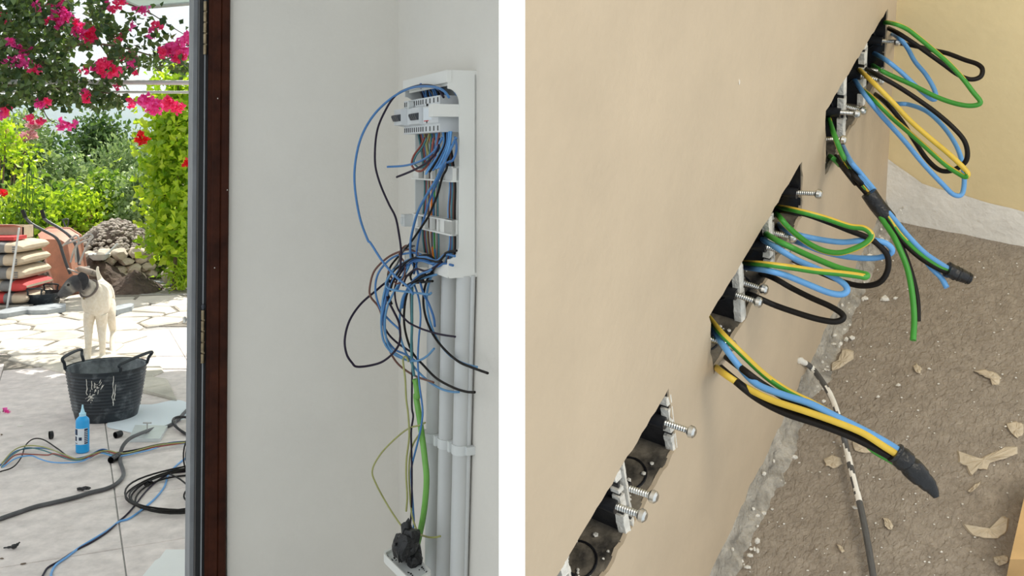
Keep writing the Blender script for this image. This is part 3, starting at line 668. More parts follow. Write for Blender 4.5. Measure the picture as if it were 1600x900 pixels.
# short wires inside the enclosure: children of the panel
def inner(col, pts, r=.0026):
    mb = MB(); mb.tube(spline(pts, n=6), r, 8); mb.build('wire', M[col], pn)
rnd = random.Random(21)
cols = ['blue', 'purple', 'bluer', 'black', 'blue', 'bluer', 'grey', 'blue', 'black', 'bluer', 'blue', 'purple']
for k in range(12):   # over the top of the breakers
    x = .085+.016*k; x1 = .20+rnd.uniform(-.05, .09); y = .03+rnd.uniform(0, .03)
    inner(cols[k], [PF(x, .050, 1.644), PF(x+.01, .052, 1.662), PF((x+x1)/2, y+.02, 1.682+rnd.uniform(-.008, .012)), PF(x1, y, 1.672), PF(x1+.02, .028, 1.645), PF(x1+.02, .02, 1.62)])
inner('bluer', [PF(.03, .04, 1.645), PF(.035, .055, 1.668), PF(.08, .066, 1.690), PF(.15, .066, 1.692), PF(.21, .05, 1.675), PF(.23, .03, 1.64)], .003)
cols = ['teal', 'brown', 'blue', 'green', 'orange', 'grey', 'brown', 'olive', 'blue', 'red', 'black', 'teal']
for k in range(12):   # long run down the far half
    x = .165+.013*k; w_ = rnd.uniform(-.012, .012)
    inner(cols[k], [PF(x+.02, .045, 1.557), PF(x+.01, .036+w_*.4, 1.50), PF(.20+.009*k+w_, .034, 1.42), PF(.19+.010*k, .038+w_*.3, 1.35), PF(.19+.011*k+w_, .036, 1.28), PF(.20+.01*k, .03, 1.22)], .0024)
cols = ['black', 'brown', 'teal', 'blue', 'brown', 'sky']
for k in range(6):    # run down the near half
    x = .050+.008*k; w_ = rnd.uniform(-.006, .006)
    inner(cols[k], [PF(x+.02, .05, 1.557), PF(x+.015+w_, .042, 1.50), PF(x+.004, .036, 1.43), PF(x+.006+w_, .038, 1.36), PF(x+.010, .034, 1.28), PF(x+.02+.006*k, .034, 1.22)], .0024)
for k, c in enumerate(['sky', 'sky', 'bluer', 'black', 'sky']):   # blue loops gathered below the breakers
    inner(c, [PF(.03+.014*k, .055, 1.557), PF(.026+.012*k, .062, 1.52), PF(.05+.02*k, .070+.004*k, 1.478-.006*k), PF(.09+.014*k, .072, 1.472), PF(.13, .062, 1.50), PF(.14, .055, 1.557)], .0028)
inner('red', [PF(.12, .055, 1.557), PF(.125, .062, 1.51), PF(.115, .068, 1.475), PF(.10, .064, 1.468)])
inner('olive', [PF(.20, .055, 1.557), PF(.205, .06, 1.52), PF(.195, .05, 1.48), PF(.19, .04, 1.46)])

# loose wires: traced with a stand-off from the two walls
CA = (580, 90, .22222); CB = (580, 250, .22222); CC = (520, 380, .28889); CD = (560, 620, .31111); CE = (520, 80, .28889)
def lwire(col, label, segs, offs, r=.0029, name='loose_wire', group='loose wires hanging from the electrical panel', cat='wire', jit=0.0):
    pix = [px_of(c, q) for c, L_ in segs for q in L_]; n = len(pix); pts = []
    for i, p in enumerate(pix):
        s_ = i/(n-1)*(len(offs)-1); k = min(int(s_), len(offs)-2); t = s_-k; t = t*t*(3-2*t)
        pts.append(LWs(p[0], p[1], offs[k]+(offs[k+1]-offs[k])*t))
    mb = MB(); mb.tube(spline(pts, n=7), r, 9)
    return tag(mb.build(name, M['skyl' if col == 'sky' else col]), label, cat, group)
def LWs(px, py, off):   # smooth version of LW: the two wall depths are blended near the corner
    a = Yright(px) if px > 480 else 99; b_ = Yback(px); k = .12
    y = -k*math.log(math.exp(-a/k)+math.exp(-b_/k)) if a > 0 else b_
    return P(px, py, y-off)
lwire('bluer', 'long pale blue wire arching far left from the top of the panel', [(CE, [(628,250),(600,215),(540,192),(430,197),(330,245),(230,335),(160,450),(125,580),(118,720),(145,895)]), (CB, [(-25,560)]), (CC, [(205,0),(270,100),(340,180),(405,235),(435,275)])], [.24,.30,.34,.34,.36,.36], .0032)
lwire('purple', 'long dark purple wire arching inside the pale blue one', [(CE, [(600,250),(560,195),(480,184),(400,205),(340,240),(290,310),(240,430),(228,590),(250,700),(300,820)]), (CB, [(170,400),(195,520),(210,640),(205,740),(195,780)])], [.22,.30,.32,.34,.36,.38])
lwire('bluer', 'short blue wire end sticking out left below the breakers', [(CA, [(500,560),(470,620),(430,670),(370,715),(300,745),(220,762),(115,768)])], [.22,.30,.34])
lwire('purple', 'short black wire end just under the blue wire end', [(CA, [(480,570),(470,640),(440,690),(380,745),(290,795),(180,840)])], [.22,.31,.35])
lwire('red', 'small red wire loop under the far breaker', [(CA, [(375,565),(350,620),(300,690),(285,750),(310,790),(350,798),(385,770),(415,720),(430,640),(440,565)])], [.20,.26,.20])
lwire('teal', 'small grey green wire loop beside the red one', [(CA, [(390,565),(360,630),(315,690),(300,740),(330,770),(370,765),(400,720),(415,640),(420,565)])], [.21,.275,.21], .0024)
lwire('bluer', 'thick blue wire running down across the middle brackets', [(CA, [(600,560),(550,660),(510,740),(470,830)]), (CB, [(450,150),(400,230),(330,360),(290,500),(275,600),(280,690),(310,770)])], [.15,.25,.27,.28,.28,.28], .0034)
lwire('black', 'dark wire crossing the white bracket down to the tangle', [(CA, [(560,560),(545,680),(530,780)]), (CB, [(500,120),(470,230),(440,310),(400,400),(340,490),(270,590),(190,680),(135,750),(118,820),(140,870)])], [.16,.24,.25,.27,.28,.30])
lwire('blue', 'blue wire running close beside the thick blue one', [(CA, [(590,560),(600,640),(575,720),(520,760)]), (CB, [(420,260),(375,400),(340,520),(320,640),(320,720),(300,800)])], [.15,.22,.22,.25,.26,.26])
lwire('purple', 'largest black loop bulging far left of the tangle', [(CC, [(420,170),(350,190),(285,215),(230,260),(150,330),(90,420),(65,520),(75,600),(105,648),(130,668),(200,662),(270,640),(330,590),(362,530),(360,440),(330,370),(300,310),(285,250)])], [.25,.30,.34,.34,.33,.30], .0031)
lwire('brown', 'brown wire loop at the upper left of the tangle', [(CC, [(470,60),(420,35),(380,40),(300,75),(225,150),(200,240),(205,290),(250,350),(275,440),(300,560),(350,650),(440,715),(545,753)])], [.25,.29,.31,.29,.22])
lwire('bluer', 'blue wire loop just inside the brown loop', [(CC, [(500,80),(460,55),(400,55),(320,80),(250,155),(230,250),(255,350),(300,410),(358,465)])], [.24,.28,.31,.29])
lwire('sky', 'broad blue loop that swings round the bottom of the tangle', [(CC, [(560,110),(520,88),(460,78),(380,105),(310,175),(275,280),(262,400),(265,480),(285,550),(330,600),(400,632),(460,635),(510,610),(548,570)])], [.23,.29,.31,.31,.27,.23])
lwire('bluer', 'second broad blue loop nested in the first', [(CC, [(640,60),(590,75),(540,110),(470,95),(390,125),(325,200),(290,300),(275,400),(285,500),(330,570),(390,600),(440,632)])], [.2,.26,.29,.3,.29,.26])
lwire('sky', 'blue wire ending lower right beside the farthest black end', [(CC, [(620,110),(570,125),(525,200),(508,290),(515,380),(545,480),(590,560),(650,620),(720,655),(780,670)])], [.2,.22,.21,.16,.10])
lwire('black', 'black wire with the end reaching farthest right over the wall', [(CC, [(660,45),(610,55),(560,120),(510,200),(490,290),(500,390),(540,490),(600,570),(680,640),(760,675),(838,703)])], [.2,.24,.24,.22,.17,.11], .0031)
lwire('black', 'black wire with the lowest end right of the conduits', [(CC, [(540,160),(460,195),(420,230),(395,300),(385,400),(395,490),(430,590),(490,660),(560,730),(650,780),(720,803),(768,806)])], [.24,.27,.27,.24,.18,.12], .0031)
lwire('sky', 'pale blue wire ending beside the lowest black end', [(CC, [(560,170),(490,190),(430,230),(380,290),(362,400),(365,500),(395,590),(440,670),(510,740),(580,785),(640,803),(682,805)])], [.24,.28,.28,.25,.19,.15])
lwire('purple', 'thin black wire with its end crossing the middle conduits', [(CC, [(390,130),(350,190),(335,260),(350,350),(400,420),(460,455),(530,480),(590,495),(662,506)])], [.29,.31,.29,.23,.18], .0026)
lwire('sky', 'pale blue wire end lying level under the tangle head', [(CC, [(330,140),(310,170),(287,215),(297,242),(340,255),(420,265),(500,275),(522,277),(534,266)])], [.31,.33,.3,.25])
lwire('purple', 'dark wire looping deep on the left under the blue loops', [(CC, [(300,220),(275,300),(262,370),(270,430),(300,490),(350,540),(418,585)])], [.27,.29,.27,.24])
lwire('black', 'dark wire coiled round the neck of the tangle', [(CC, [(560,100),(520,65),(470,70),(400,100),(330,150),(290,220),(300,280),(320,330)])], [.22,.27,.3,.3,.27])
lwire('brown', 'brown wire curl at the top of the tangle', [(CC, [(430,20),(390,15),(360,60),(390,110),(385,180),(350,220),(320,190),(300,150)])], [.25,.29,.31,.3], .0025)
lwire('black', 'black strands folded in front of the bottom cap', [(CC, [(395,230),(440,205),(480,180),(500,170),(470,185),(420,225),(450,215),(540,205)])], [.29,.29,.28,.25], .0032)
lwire('grey', 'grey twisted wire beside the brown curl', [(CC, [(440,15),(400,20),(375,50),(350,110),(320,150),(295,190),(290,240),(285,280)])], [.26,.29,.31,.3], .0028)
lwire('bluer', 'blue wire hanging straight down to the low wall box', [(CC, [(440,220),(465,300),(475,400),(465,520),(460,640),(468,760)]), (CD, [(322,60),(318,130),(300,220),(270,340),(265,400),(275,560),(278,640),(262,712)])], [.25,.25,.24,.25,.26,.20,.2], .0026)
lwire('teal', 'grey green wire pair hanging straight down the middle', [(CC, [(430,215),(428,330),(428,450),(425,560),(430,650),(440,720)])], [.26,.27,.26], .0036)
lwire('purple', 'black wire hanging down to the low wall box', [(CC, [(420,240),(424,400),(430,600),(428,760),(428,890)]), (CD, [(275,100),(265,180),(268,330),(268,520),(264,600),(255,700)])], [.24,.25,.26,.27,.22], .0026)
lwire('olive', 'yellow green wire with a stripped end hanging loose', [(CC, [(410,640),(398,615),(384,618),(380,640),(392,740)]), (CD, [(240,10),(250,90),(255,200),(242,310),(240,400),(245,500),(240,575)])], [.29,.30,.30,.30], .0026)
lwire('olive', 'thin yellow green wire bowing out left of the green tube', [(CD, [(335,130),(300,145),(250,160),(180,215),(110,290),(70,370),(90,440),(150,550),(210,640),(255,690),(290,722)])], [.22,.27,.29,.29,.26,.2], .0024)
lwire('olive', 'yellow green wire that ends short against the conduit', [(CD, [(310,180),(270,250),(255,340),(258,480),(270,600),(300,680),(340,702),(380,706),(412,700)])], [.24,.27,.26,.24,.18], .0025)
TG = 'wires in the thick of the tangle'
TLB = ['blue wire arching over the top of the tangle from the panel bottom', 'dark blue wire at the tangle top, ending under its left crown', 'blue wire dropping steeply from the panel bottom into the tangle middle', 'pale blue wire with the longest left side arc in the tangle', 'dark blue wire whose end hangs over the left conduit', 'blue wire close along the left flank of the tangle', 'black wire arching over the tangle top among the blue ones', 'dark purple wire in a short arc across the tangle head', 'black wire kinked in the middle of the tangle head']
for cl, pth, of, lb in (
    ('bluer', [(660,70),(610,60),(560,95),(500,75),(430,85),(370,130),(330,190),(300,260),(285,330)], [.21,.25,.3,.31,.3], TLB[0]),
    ('blue', [(650,120),(600,110),(560,125),(500,90),(440,95),(400,130),(370,200),(350,250)], [.2,.25,.29,.3], TLB[1]),
    ('bluer', [(610,60),(560,115),(520,150),(470,170),(420,220),(390,280),(375,350)], [.22,.28,.29,.27], TLB[2]),
    ('skyl', [(420,100),(400,150),(350,230),(300,330),(282,420),(290,520),(320,580),(380,620)], [.28,.31,.31,.3], TLB[3]),
    ('blue', [(450,120),(470,200),(490,270),(520,330),(545,400),(552,450)], [.27,.26,.2], TLB[4]),
    ('bluer', [(300,200),(290,270),(275,350),(262,430),(272,520),(300,570)], [.3,.31,.3], TLB[5])):
    lwire(cl, lb, [(CC, pth)], of, .0031, 'tangle_wire', TG)
for cl, pth, of, lb in (
    ('black', [(670,40),(620,50),(570,100),(510,85),(440,80),(380,120),(330,200),(310,260)], [.21,.26,.31,.31], TLB[6]),
    ('purple', [(590,100),(550,130),(500,150),(450,140),(400,180),(380,230)], [.23,.28,.3,.28], TLB[7]),
    ('black', [(430,60),(440,130),(420,180),(440,210),(490,200)], [.27,.3,.27], TLB[8])):
    lwire(cl, lb, [(CC, pth)], of, .0028, 'tangle_wire', TG)
o = lwire('grass', 'thick bright green cable tube hanging down to the low wall box', [(CC, [(445,735),(452,770),(458,830)]), (CD, [(290,0),(310,130),(332,300),(342,420),(330,570),(308,690),(282,800),(258,920)])], [.26,.24,.22,.21,.22,.22], .0080, 'green_cable', None, 'cable')
# taper of the cable's cut upper end
for v in o.data.vertices[:9]: pass
for lbl, q in (('copper_tip', (238, 578)), ('copper_tip', (412, 700))): pass

# ------------------------------------------------------------------ conduits and their clips
def Rp(px, py, y): # point at stand-off y on the right wall's inner side
    r_ = ray(px, py); return O+r_*((kw+y)/(nv.dot(r_)))
for (pxt, pxb, lb) in ((678.5, 674, 'left conduit of three under the panel, half hidden by wires'), (702, 693, 'middle conduit of three under the panel'), (725.5, 715, 'right conduit of three, nearest the plain wall')):
    y_ = .026
    t_ = Rp(pxt, 425, y_); t_.z = PZ0+.004
    b_ = Rp(pxb, 900, y_); b_ = t_.lerp(b_, 1.25)
    cd = thing('conduit', lb, 'conduit', b_, 'grey conduits on the right wall')
    mb = MB(); mb.tube([t_, b_], .0195 if pxt > 690 else .018, 24); mb.build('pipe', M['conduit'], cd)
    s_ = (691-437)/(900-437)+(-.02 if pxt < 690 else 0.0 if pxt < 710 else .02)
    c_ = Rp(pxt+(pxb-pxt)*s_, 437+463*s_, y_)
    ax = (t_-b_).normalized()
    mb = MB(); mb.tube([c_-ax*.012, c_+ax*.012], .0225, 24)
    k = mb.build('clip', M['pvcgrey'], cd)
    m2 = MB(); F2 = lambda x, y, z: c_+dv*x+nv*y+ax*z
    m2.fbox(F2, (.018, .0, -.013), (.030, .024, .013)); m2.fbox(F2, (-.034, -.026, -.010), (-.016, -.004, .010)); m2.build('lug', M['pvcgrey'], k, smooth=False)
mb = MB(); p0 = Rp(739, 425, .010); p0.z = PZ0+.004; p1 = Rp(727, 905, .010); mb.tube([p0, p1], .006, 12); tag(mb.build('thin_conduit', M['conduit']), 'thin grey pipe behind the right conduit', 'conduit')

# ------------------------------------------------------------------ low wall box with a taped bundle
bz = P(628, 868, 2.46).z
def LB(px, py, z=0): r_ = ray(px, py); return O+r_*((bz+z-1.5)/r_.z)
c4 = [LB(597, 863), LB(626, 847), LB(676, 892), LB(647, 912)]
lbx = thing('low_wall_box', 'white open tray box on the wall below the wires, holding a taped bundle', 'box', sum(c4, V())/4-V((0, 0, .08)))
def inset(c, k): m_ = sum(c, V())/4; return [m_+(p-m_)*k for p in c]
i4 = inset(c4, .90); dn = V((0, 0, -.022))
def rounded(c, f=.14):
    out = []
    for i in range(4):
        a, b_, d_ = c[i-1], c[i], c[(i+1)%4]
        p, q = b_.lerp(a, f), b_.lerp(d_, f)
        for k in range(5):
            t = k/4; out.append(p.lerp(b_, t).lerp(b_.lerp(q, t), t))
    return out
ro, ri = rounded(c4), rounded(i4); n = len(ro)
mb = MB(); vs = [p+dn for p in ro]+ro+ri+[p+dn*.35 for p in ri]
mb.add(vs, [(i, (i+1)%n, (i+1)%n+n, i+n) for i in range(n)]+[(i+n, (i+1)%n+n, (i+1)%n+2*n, i+2*n) for i in range(n)]+[(i+2*n, (i+1)%n+2*n, (i+1)%n+3*n, i+3*n) for i in range(n)]+[tuple(range(n-1, -1, -1))])
mb.build('box_rim', M['pvc'], lbx, smooth=False)
mb = MB(); mb.add([p+dn*.30 for p in ri], [tuple(range(n))]); mb.build('grey_base', M['pvcgrey'], lbx, smooth=False)
mb = MB(); cc = sum(c4, V())/4
for k in range(9):
    a = k*.7; mb.blob(cc+V((.018*math.cos(a)-.004*k/9, .03*math.sin(a), .005+.007*k)), (.020+.004*math.sin(k), .026, .030), 2, .55, 2.4, 0, k)
mb.blob(cc+V((.0, .0, .075)), (.014, .014, .028), 2, .6, 2.5, 0, 33)
mb.build('tape_lump', M['tape'], lbx, smooth=False)
mb = MB()
for k in range(26):
    p = ri[k % n].lerp(cc, rnd.uniform(.05, .5))+dn*.27; s_ = rnd.uniform(.0012, .003); mb.blob(p, (s_, s_, s_), 1, .5, 2, 0, k)
tag(mb.build('crumbs', M['slot'], lbx, smooth=False), kind='stuff')

# ================================================================== TERRACE: paving
mb = MB(); mb.box((-45, 2.2, -.30), (25, 60, -.045)); struct(mb.build('ground_garden', M['earth'], smooth=False))
def clip(poly, n_, d_):   # keep n.p <= d
    out = []
    for i in range(len(poly)):
        a, b_ = poly[i], poly[(i+1)%len(poly)]; da = n_[0]*a[0]+n_[1]*a[1]-d_; db = n_[0]*b_[0]+n_[1]*b_[1]-d_
        if da <= 0: out.append(a)
        if da*db < 0: t = da/(da-db); out.append((a[0]+(b_[0]-a[0])*t, a[1]+(b_[1]-a[1])*t))
    return out
def shrink(poly, g):
    c = poly
    A_ = sum(c[i][0]*c[(i+1)%len(c)][1]-c[(i+1)%len(c)][0]*c[i][1] for i in range(len(c)))
    if A_ < 0: c = c[::-1]
    out = c
    for i in range(len(c)):
        a, b_ = c[i], c[(i+1)%len(c)]; ex, ey = b_[0]-a[0], b_[1]-a[1]; l = math.hypot(ex, ey)
        if l < 1e-6: continue
        nx, ny = ey/l, -ex/l
        out = clip(out, (nx, ny), nx*a[0]+ny*a[1]-g)
    return out
def area(p): return abs(sum(p[i][0]*p[(i+1)%len(p)][1]-p[(i+1)%len(p)][0]*p[i][1] for i in range(len(p))))/2
terrace = thing('terrace_base', 'x', 'y', (-2.2, 5, -.05))
for k in ('label', 'category'): del terrace[k]
bpy.data.objects.remove(terrace)
mb = MB(); mb.box((-6.5, 2.3, -.10), (-.2, 10.4, -.006)); ter = mb.build('floor_terrace', M['grout'], smooth=False); struct(ter); 
cd_ = (.42, -.9075); ed_ = (.9075, .42)
# boundary of the crazy paving: left of the line E0-E1 and beyond the near edge
E0 = GP(232, 515); E1 = GP(262, 577); N0 = GP(-60, 548); N1 = GP(110, 590)
ln = V((E1.x-E0.x, E1.y-E0.y)).normalized(); en = (ln.y, -ln.x)          # pointing left or right; fixed below
if en[0] > 0: en = (-en[0], -en[1])
ed0 = en[0]*E0.x+en[1]*E0.y
fl = ((N1-N0).x, (N1-N0).y); l_ = math.hypot(*fl); fn = (-fl[1]/l_, fl[0]/l_)
if fn[1] < 0: fn = (-fn[0], -fn[1])
fd0 = fn[0]*N0.x+fn[1]*N0.y
def in_flag(p): return (en[0]*p[0]+en[1]*p[1] > ed0 or p[1] > 8.3) and fn[0]*p[0]+fn[1]*p[1] > fd0
rnd = random.Random(17)
def paver(poly, name, m_, h, parent, bev=.008):
    poly = [p for p in poly]
    if len(poly) < 3 or area(poly) < .004: return
    i2 = shrink(poly, bev)
    if len(i2) != len(poly):
        i2 = poly; 
    n = len(poly); mb = MB(); tx, ty = rnd.uniform(-.01, .01)*h/.02, rnd.uniform(-.01, .01)*h/.02; c = (sum(p[0] for p in poly)/n, sum(p[1] for p in poly)/n)
    zt = lambda p: h*.6+rnd.uniform(-.0006, .0006)+tx*(p[0]-c[0])+ty*(p[1]-c[1])
    A_ = sum(poly[i][0]*poly[(i+1)%n][1]-poly[(i+1)%n][0]*poly[i][1] for i in range(n))
    if A_ < 0: poly = poly[::-1]; i2 = i2[::-1] if i2 is not poly else i2
    mb.add([V((x, y, -.03)) for x, y in poly]+[V((x, y, h*.35-.004)) for x, y in poly]+[V((c[0]+(x-c[0])*(1-bev*2.5), c[1]+(y-c[1])*(1-bev*2.5), zt((x, y))-.004)) for x, y in poly],
           [(i, (i+1)%n, (i+1)%n+n, i+n) for i in range(n)]+[(i+n, (i+1)%n+n, (i+1)%n+2*n, i+2*n) for i in range(n)]+[tuple(range(2*n, 3*n))])
    return mb.build(name, m_, parent, smooth=False)
ROOT[ter.name] = ter.location.copy()
for i in range(-14, 16):
    for j in range(-4, 14):
        u0 = .19+.60*(i+.0); v0 = -3.95-.60*j
        q = [(u0, v0), (u0+.60, v0), (u0+.60, v0-.60), (u0, v0-.60)]
        poly = [(a*ed_[0]+b_*cd_[0], a*ed_[1]+b_*cd_[1]) for a, b_ in q]
        cx_ = sum(p[0] for p in poly)/4; cy_ = sum(p[1] for p in poly)/4
        if not (-5.4 < cx_ < -.5 and 2.6 < cy_ < 8.7): continue
        if cy_ > 6.0 and in_flag((cx_-.15, cy_-.15)) and in_flag((cx_+.15, cy_+.15)): continue
        px_ = 800+1500*cx_/cy_
        if px_ < -260 or px_ > 480: continue
        poly = clip(poly, (0, 1), 8.45)
        if cy_ > 5.9 and (-en[0]*cx_-en[1]*cx_*0 > -99):
            pass
        paver(shrink(poly, .003), 'tile', M['tile'], .006, ter, .004)
# crazy paving: a jittered Voronoi of flagstones
pts = []; g = .40
for i in range(16):
    for j in range(15):
        pts.append((-6.6+g*1.25*(i+rnd.uniform(-.36, .36)+.5*(j % 2)), 6.0+g*.82*(j+rnd.uniform(-.34, .34))))
for k, p in enumerate(pts):
    if not (in_flag(p) or p[1] > 8.4) or p[1] > 10.1 or p[0] > -1.0 or p[0] < -6.4: continue
    poly = [(p[0]-1, p[1]-1), (p[0]+1, p[1]-1), (p[0]+1, p[1]+1), (p[0]-1, p[1]+1)]
    for q in pts:
        if q is p or abs(q[0]-p[0]) > 1.6 or abs(q[1]-p[1]) > 1.6: continue
        n_ = (q[0]-p[0], q[1]-p[1]); poly = clip(poly, n_, (q[0]**2+q[1]**2-p[0]**2-p[1]**2)/2)
    poly = clip(poly, (-fn[0], -fn[1]), -fd0-.02)
    if p[1] < 8.35: poly = clip(poly, (-en[0], -en[1]), -ed0-.02)
    if len(poly) < 3: continue
    poly = shrink(poly, .016)
    paver(poly, 'flagstone', M['flag'], .030+.008*rnd.random(), ter, .03)
mb = MB(); mb.prism([V((x, y, -.02)) for x, y in ((-6.5, 6.0), (-3.0, 6.0), (-3.0, 8.4), (-1.0, 8.4), (-1.0, 10.3), (-6.5, 10.3))], [V((x, y, .0)) for x, y in ((-6.5, 6.9), (-3.4, 6.9), (-3.4, 8.4), (-1.0, 8.4), (-1.0, 10.3), (-6.5, 10.3))])
mb.build('mortar_bed', M['joint'], ter, smooth=False)

# ================================================================== BLACK RUBBER TUBS
def handle(root, a, b_, top, r, m_, name='handle'):
    mb = MB(); mb.tube(spline([a, a.lerp(top[0], .5), top[0], top[1], b_.lerp(top[1], .5), b_], n=6), r, 9); mb.build(name, m_, root)
tb = thing('rubber_tub', 'tall dusty black rubber tub with two handles, in front of the dog', 'tub', (GP(163, 652).x, 5.52, 0))
c = tb.location.copy(); prof = []
nz = 46
for k in range(nz+1):
    z = .286*k/nz; r_ = .166+.050*(k/nz)**.85+(.0042 if (k % 3 == 0 and 6 < k < 44) else 0); prof.append((r_, z))
prof += [(.222, .286), (.222, .292), (.212, .292), (.205, .27), (.172, .09)]
prof = [(.0, .004), (.150, .0)]+prof
mb = MB(); mb.lathe(prof[:-3], c, 56); mb.build('body', M['tub'], tb)
mb = MB(); mb.lathe([(.2145, .289), (.208, .284), (.178, .12)], c, 56); mb.build('inside', M['tubin'], tb)
mb = MB(); k0 = 36
ring = [[(.0 if j == 0 else .186*j/6) for k in range(k0)] for j in range(7)]
for j in range(7):
    for k in range(k0):
        a = 2*PI*k/k0; r_ = ring[j][k]; q = V((r_*math.cos(a), r_*math.sin(a), 0)); mb.v.append(tuple(c+q+V((0, 0, .155+.07*noise.noise(q*9+V((3, 0, 0)))+.03*noise.noise(q*24)))))
for j in range(6):
    for k in range(k0): mb.f.append((j*k0+k, j*k0+(k+1)%k0, (j+1)*k0+(k+1)%k0, (j+1)*k0+k)); mb.m.append(0)
mb.build('cement_lumps', M['cement'], tb)
def rimp(a, z=.288, r_=.216): return c+V((r_*math.cos(a), r_*math.sin(a), z))
a1, a2 = math.radians(205), math.radians(148)
handle(tb, rimp(a1), rimp(a2), (rimp(a1, .355, .235)+V((.01, 0, 0)), rimp(a2, .36, .235)+V((0, -.02, 0))), .009, M['tub'])
a1, a2 = math.radians(-48), math.radians(18)
handle(tb, rimp(a1), rimp(a2), (rimp(a1, .335, .228), rimp(a2, .352, .236)), .009, M['tub'])
mb = MB()   # drips of mortar down the outside
for k, (a, z0, z1) in enumerate([(-58, .27, .11), (-55, .22, .13), (-57, .15, .10), (-96, .26, .17), (-88, .25, .20), (-84, .24, .21)]):
    pr = [c+V(((.168+.05*(z/.286)**.85+.002)*math.cos(math.radians(a+4*noise.noise(V((z*30, k, 0))))), (.168+.05*(z/.286)**.85+.002)*math.sin(math.radians(a+4*noise.noise(V((z*30, k, 0))))), z)) for z in np.linspace(z0, z1, 9)]
    mb.tube(pr, [.0015+.0025*abs(noise.noise(V((i*1.3, k, 2)))) for i in range(9)], 6)
for k in range(34):
    t = rnd.random(); a = math.radians(-98+26*t+rnd.uniform(-5, 5)); z = .13+.11*t+rnd.uniform(-.02, .02); r_ = .166+.05*(z/.286)**.85+.003
    p = c+V((r_*math.cos(a), r_*math.sin(a), z)); q = p+V((.02*rnd.random(), -.001, .022*rnd.random()+.004)); mb.tube([p, p.lerp(q, .5), q], [.0008, .0022*rnd.random()+.0008, .0008], 5)
o = mb.build('mortar_drips', M['plaster'], tb); tag(o, 'pale dried mortar drips', kind='stuff')
y2 = 9.4; c = V((GP(65, 482).x, y2, 0))
tb = thing('rubber_tub', 'low black rubber tub behind the dog, beside the sacks', 'tub', c)
mb = MB(); mb.lathe([(0, .004), (.125, 0), (.135, .02), (.175, .15), (.180, .155), (.172, .155), (.13, .03), (0, .02)], c, 40); mb.build('body', M['tub'], tb)
for s_ in (-1, 1):
    a1, a2 = math.radians(-90*s_-22), math.radians(-90*s_+22)
    handle(tb, c+V((.175*math.cos(a1), .175*math.sin(a1), .15)), c+V((.175*math.cos(a2), .175*math.sin(a2), .15)), (c+V((.17*math.cos(a1), .18*math.sin(a1), .21)), c+V((.17*math.cos(a2), .18*math.sin(a2), .21))), .008, M['tub'])

# ================================================================== BLUE BOTTLE, TILE WITH LIFTER, CARTON
c = GP(129, 706); bt_ = thing('bottle', 'blue liquid bottle with a white and navy label and nozzle tip', 'bottle', c)
mb = MB(); mb.lathe([(0, .001), (.029, 0), (.0325, .004), (.0325, .158), (.030, .168), (.020, .178), (.015, .183)], c, 28); mb.build('body', M['bluebottle'], bt_)
mb = MB(); mb.lathe([(.0165, .180), (.0165, .196), (.012, .198), (.009, .206), (.005, .222), (.0035, .238), (.0, .239)], c, 20); mb.build('nozzle', M['cap'], bt_)
def lab(a0, a1, z0, z1, r_, m_, name, par):
    mb = MB(); n = 14
    vs = [c+V((r_*math.cos(math.radians(a0+(a1-a0)*k/n)), r_*math.sin(math.radians(a0+(a1-a0)*k/n)), z)) for z in (z0, z1) for k in range(n+1)]
    mb.add(vs, [(k, k+1, k+n+2, k+n+1) for k in range(n)]); return mb.build(name, m_, par)
lb = lab(-165, -20, .045, .125, .0331, M['label'], 'label', bt_)
for a0, a1, z0, z1 in ((-52, -20, .047, .123), (-160, -110, .092, .122), (-150, -118, .062, .085), (-98, -72, .066, .082), (-160, -112, .049, .053)): lab(a0, a1, z0, z1, .0334, M['ink'], 'print', lb)
for k in range(7): lab(-50, -22, .055+.009*k, .058+.009*k, .0337, M['label'], 'print_line', lb)
lab(-156, -138, .098, .116, .0337, M['bluebottle'], 'print', lb)
q = [GP(201, 691), GP(250, 690.5), GP(262, 670), GP(211, 669)]
tl = thing('spare_tile', 'pale grey square tile on the paving with a thin T shaped pin standing on it', 'tile', sum(q, V())/4)
mb = MB(); mb.prism(q, [p+V((0, 0, .018)) for p in q]); mb.build('slab', M['slab'], tl, smooth=False)
c = GP(230, 677, .018); mb = MB(); mb.tube([c, c+V((0, 0, .055))], .0035, 8); mb.tube([c+V((-.022, 0, .055)), c+V((.022, 0, .055))], .004, 8); mb.tube([c, c+V((0, 0, .004))], .012, 12); mb.build('pin', M['galv'], tl)
mb = MB(); x0, x1, ya, yb, h = -1.215, -.86, 2.99, 3.37, .115
ct = thing('carton', 'white flat carton with a torn dark edge at the foot of the door frame', 'carton', ((x0+x1)/2, (ya+yb)/2, 0))
mb.box((x0, ya, 0), (x1, yb, h-.006)); mb.build('body', M['cartonedge'], ct, smooth=False)
mb = MB(); mb.prism([V((x, y, h-.006)) for x, y in ((x0, ya), (x1, ya), (x1, yb), (x0, yb), (x0+.004, yb-.07), (x0-.004, yb-.09), (x0, ya+.16), (x0+.012, ya+.14))], [V((x, y, h)) for x, y in ((x0, ya), (x1, ya), (x1, yb), (x0, yb), (x0+.004, yb-.07), (x0-.004, yb-.09), (x0, ya+.16), (x0+.012, ya+.14))])
mb.build('lid', M['carton'], ct, smooth=False)
mb = MB(); mb.box((x0-.003, ya-.002, .0), (x0, yb, h-.03)); mb.build('side', M['carton'], ct, smooth=False)

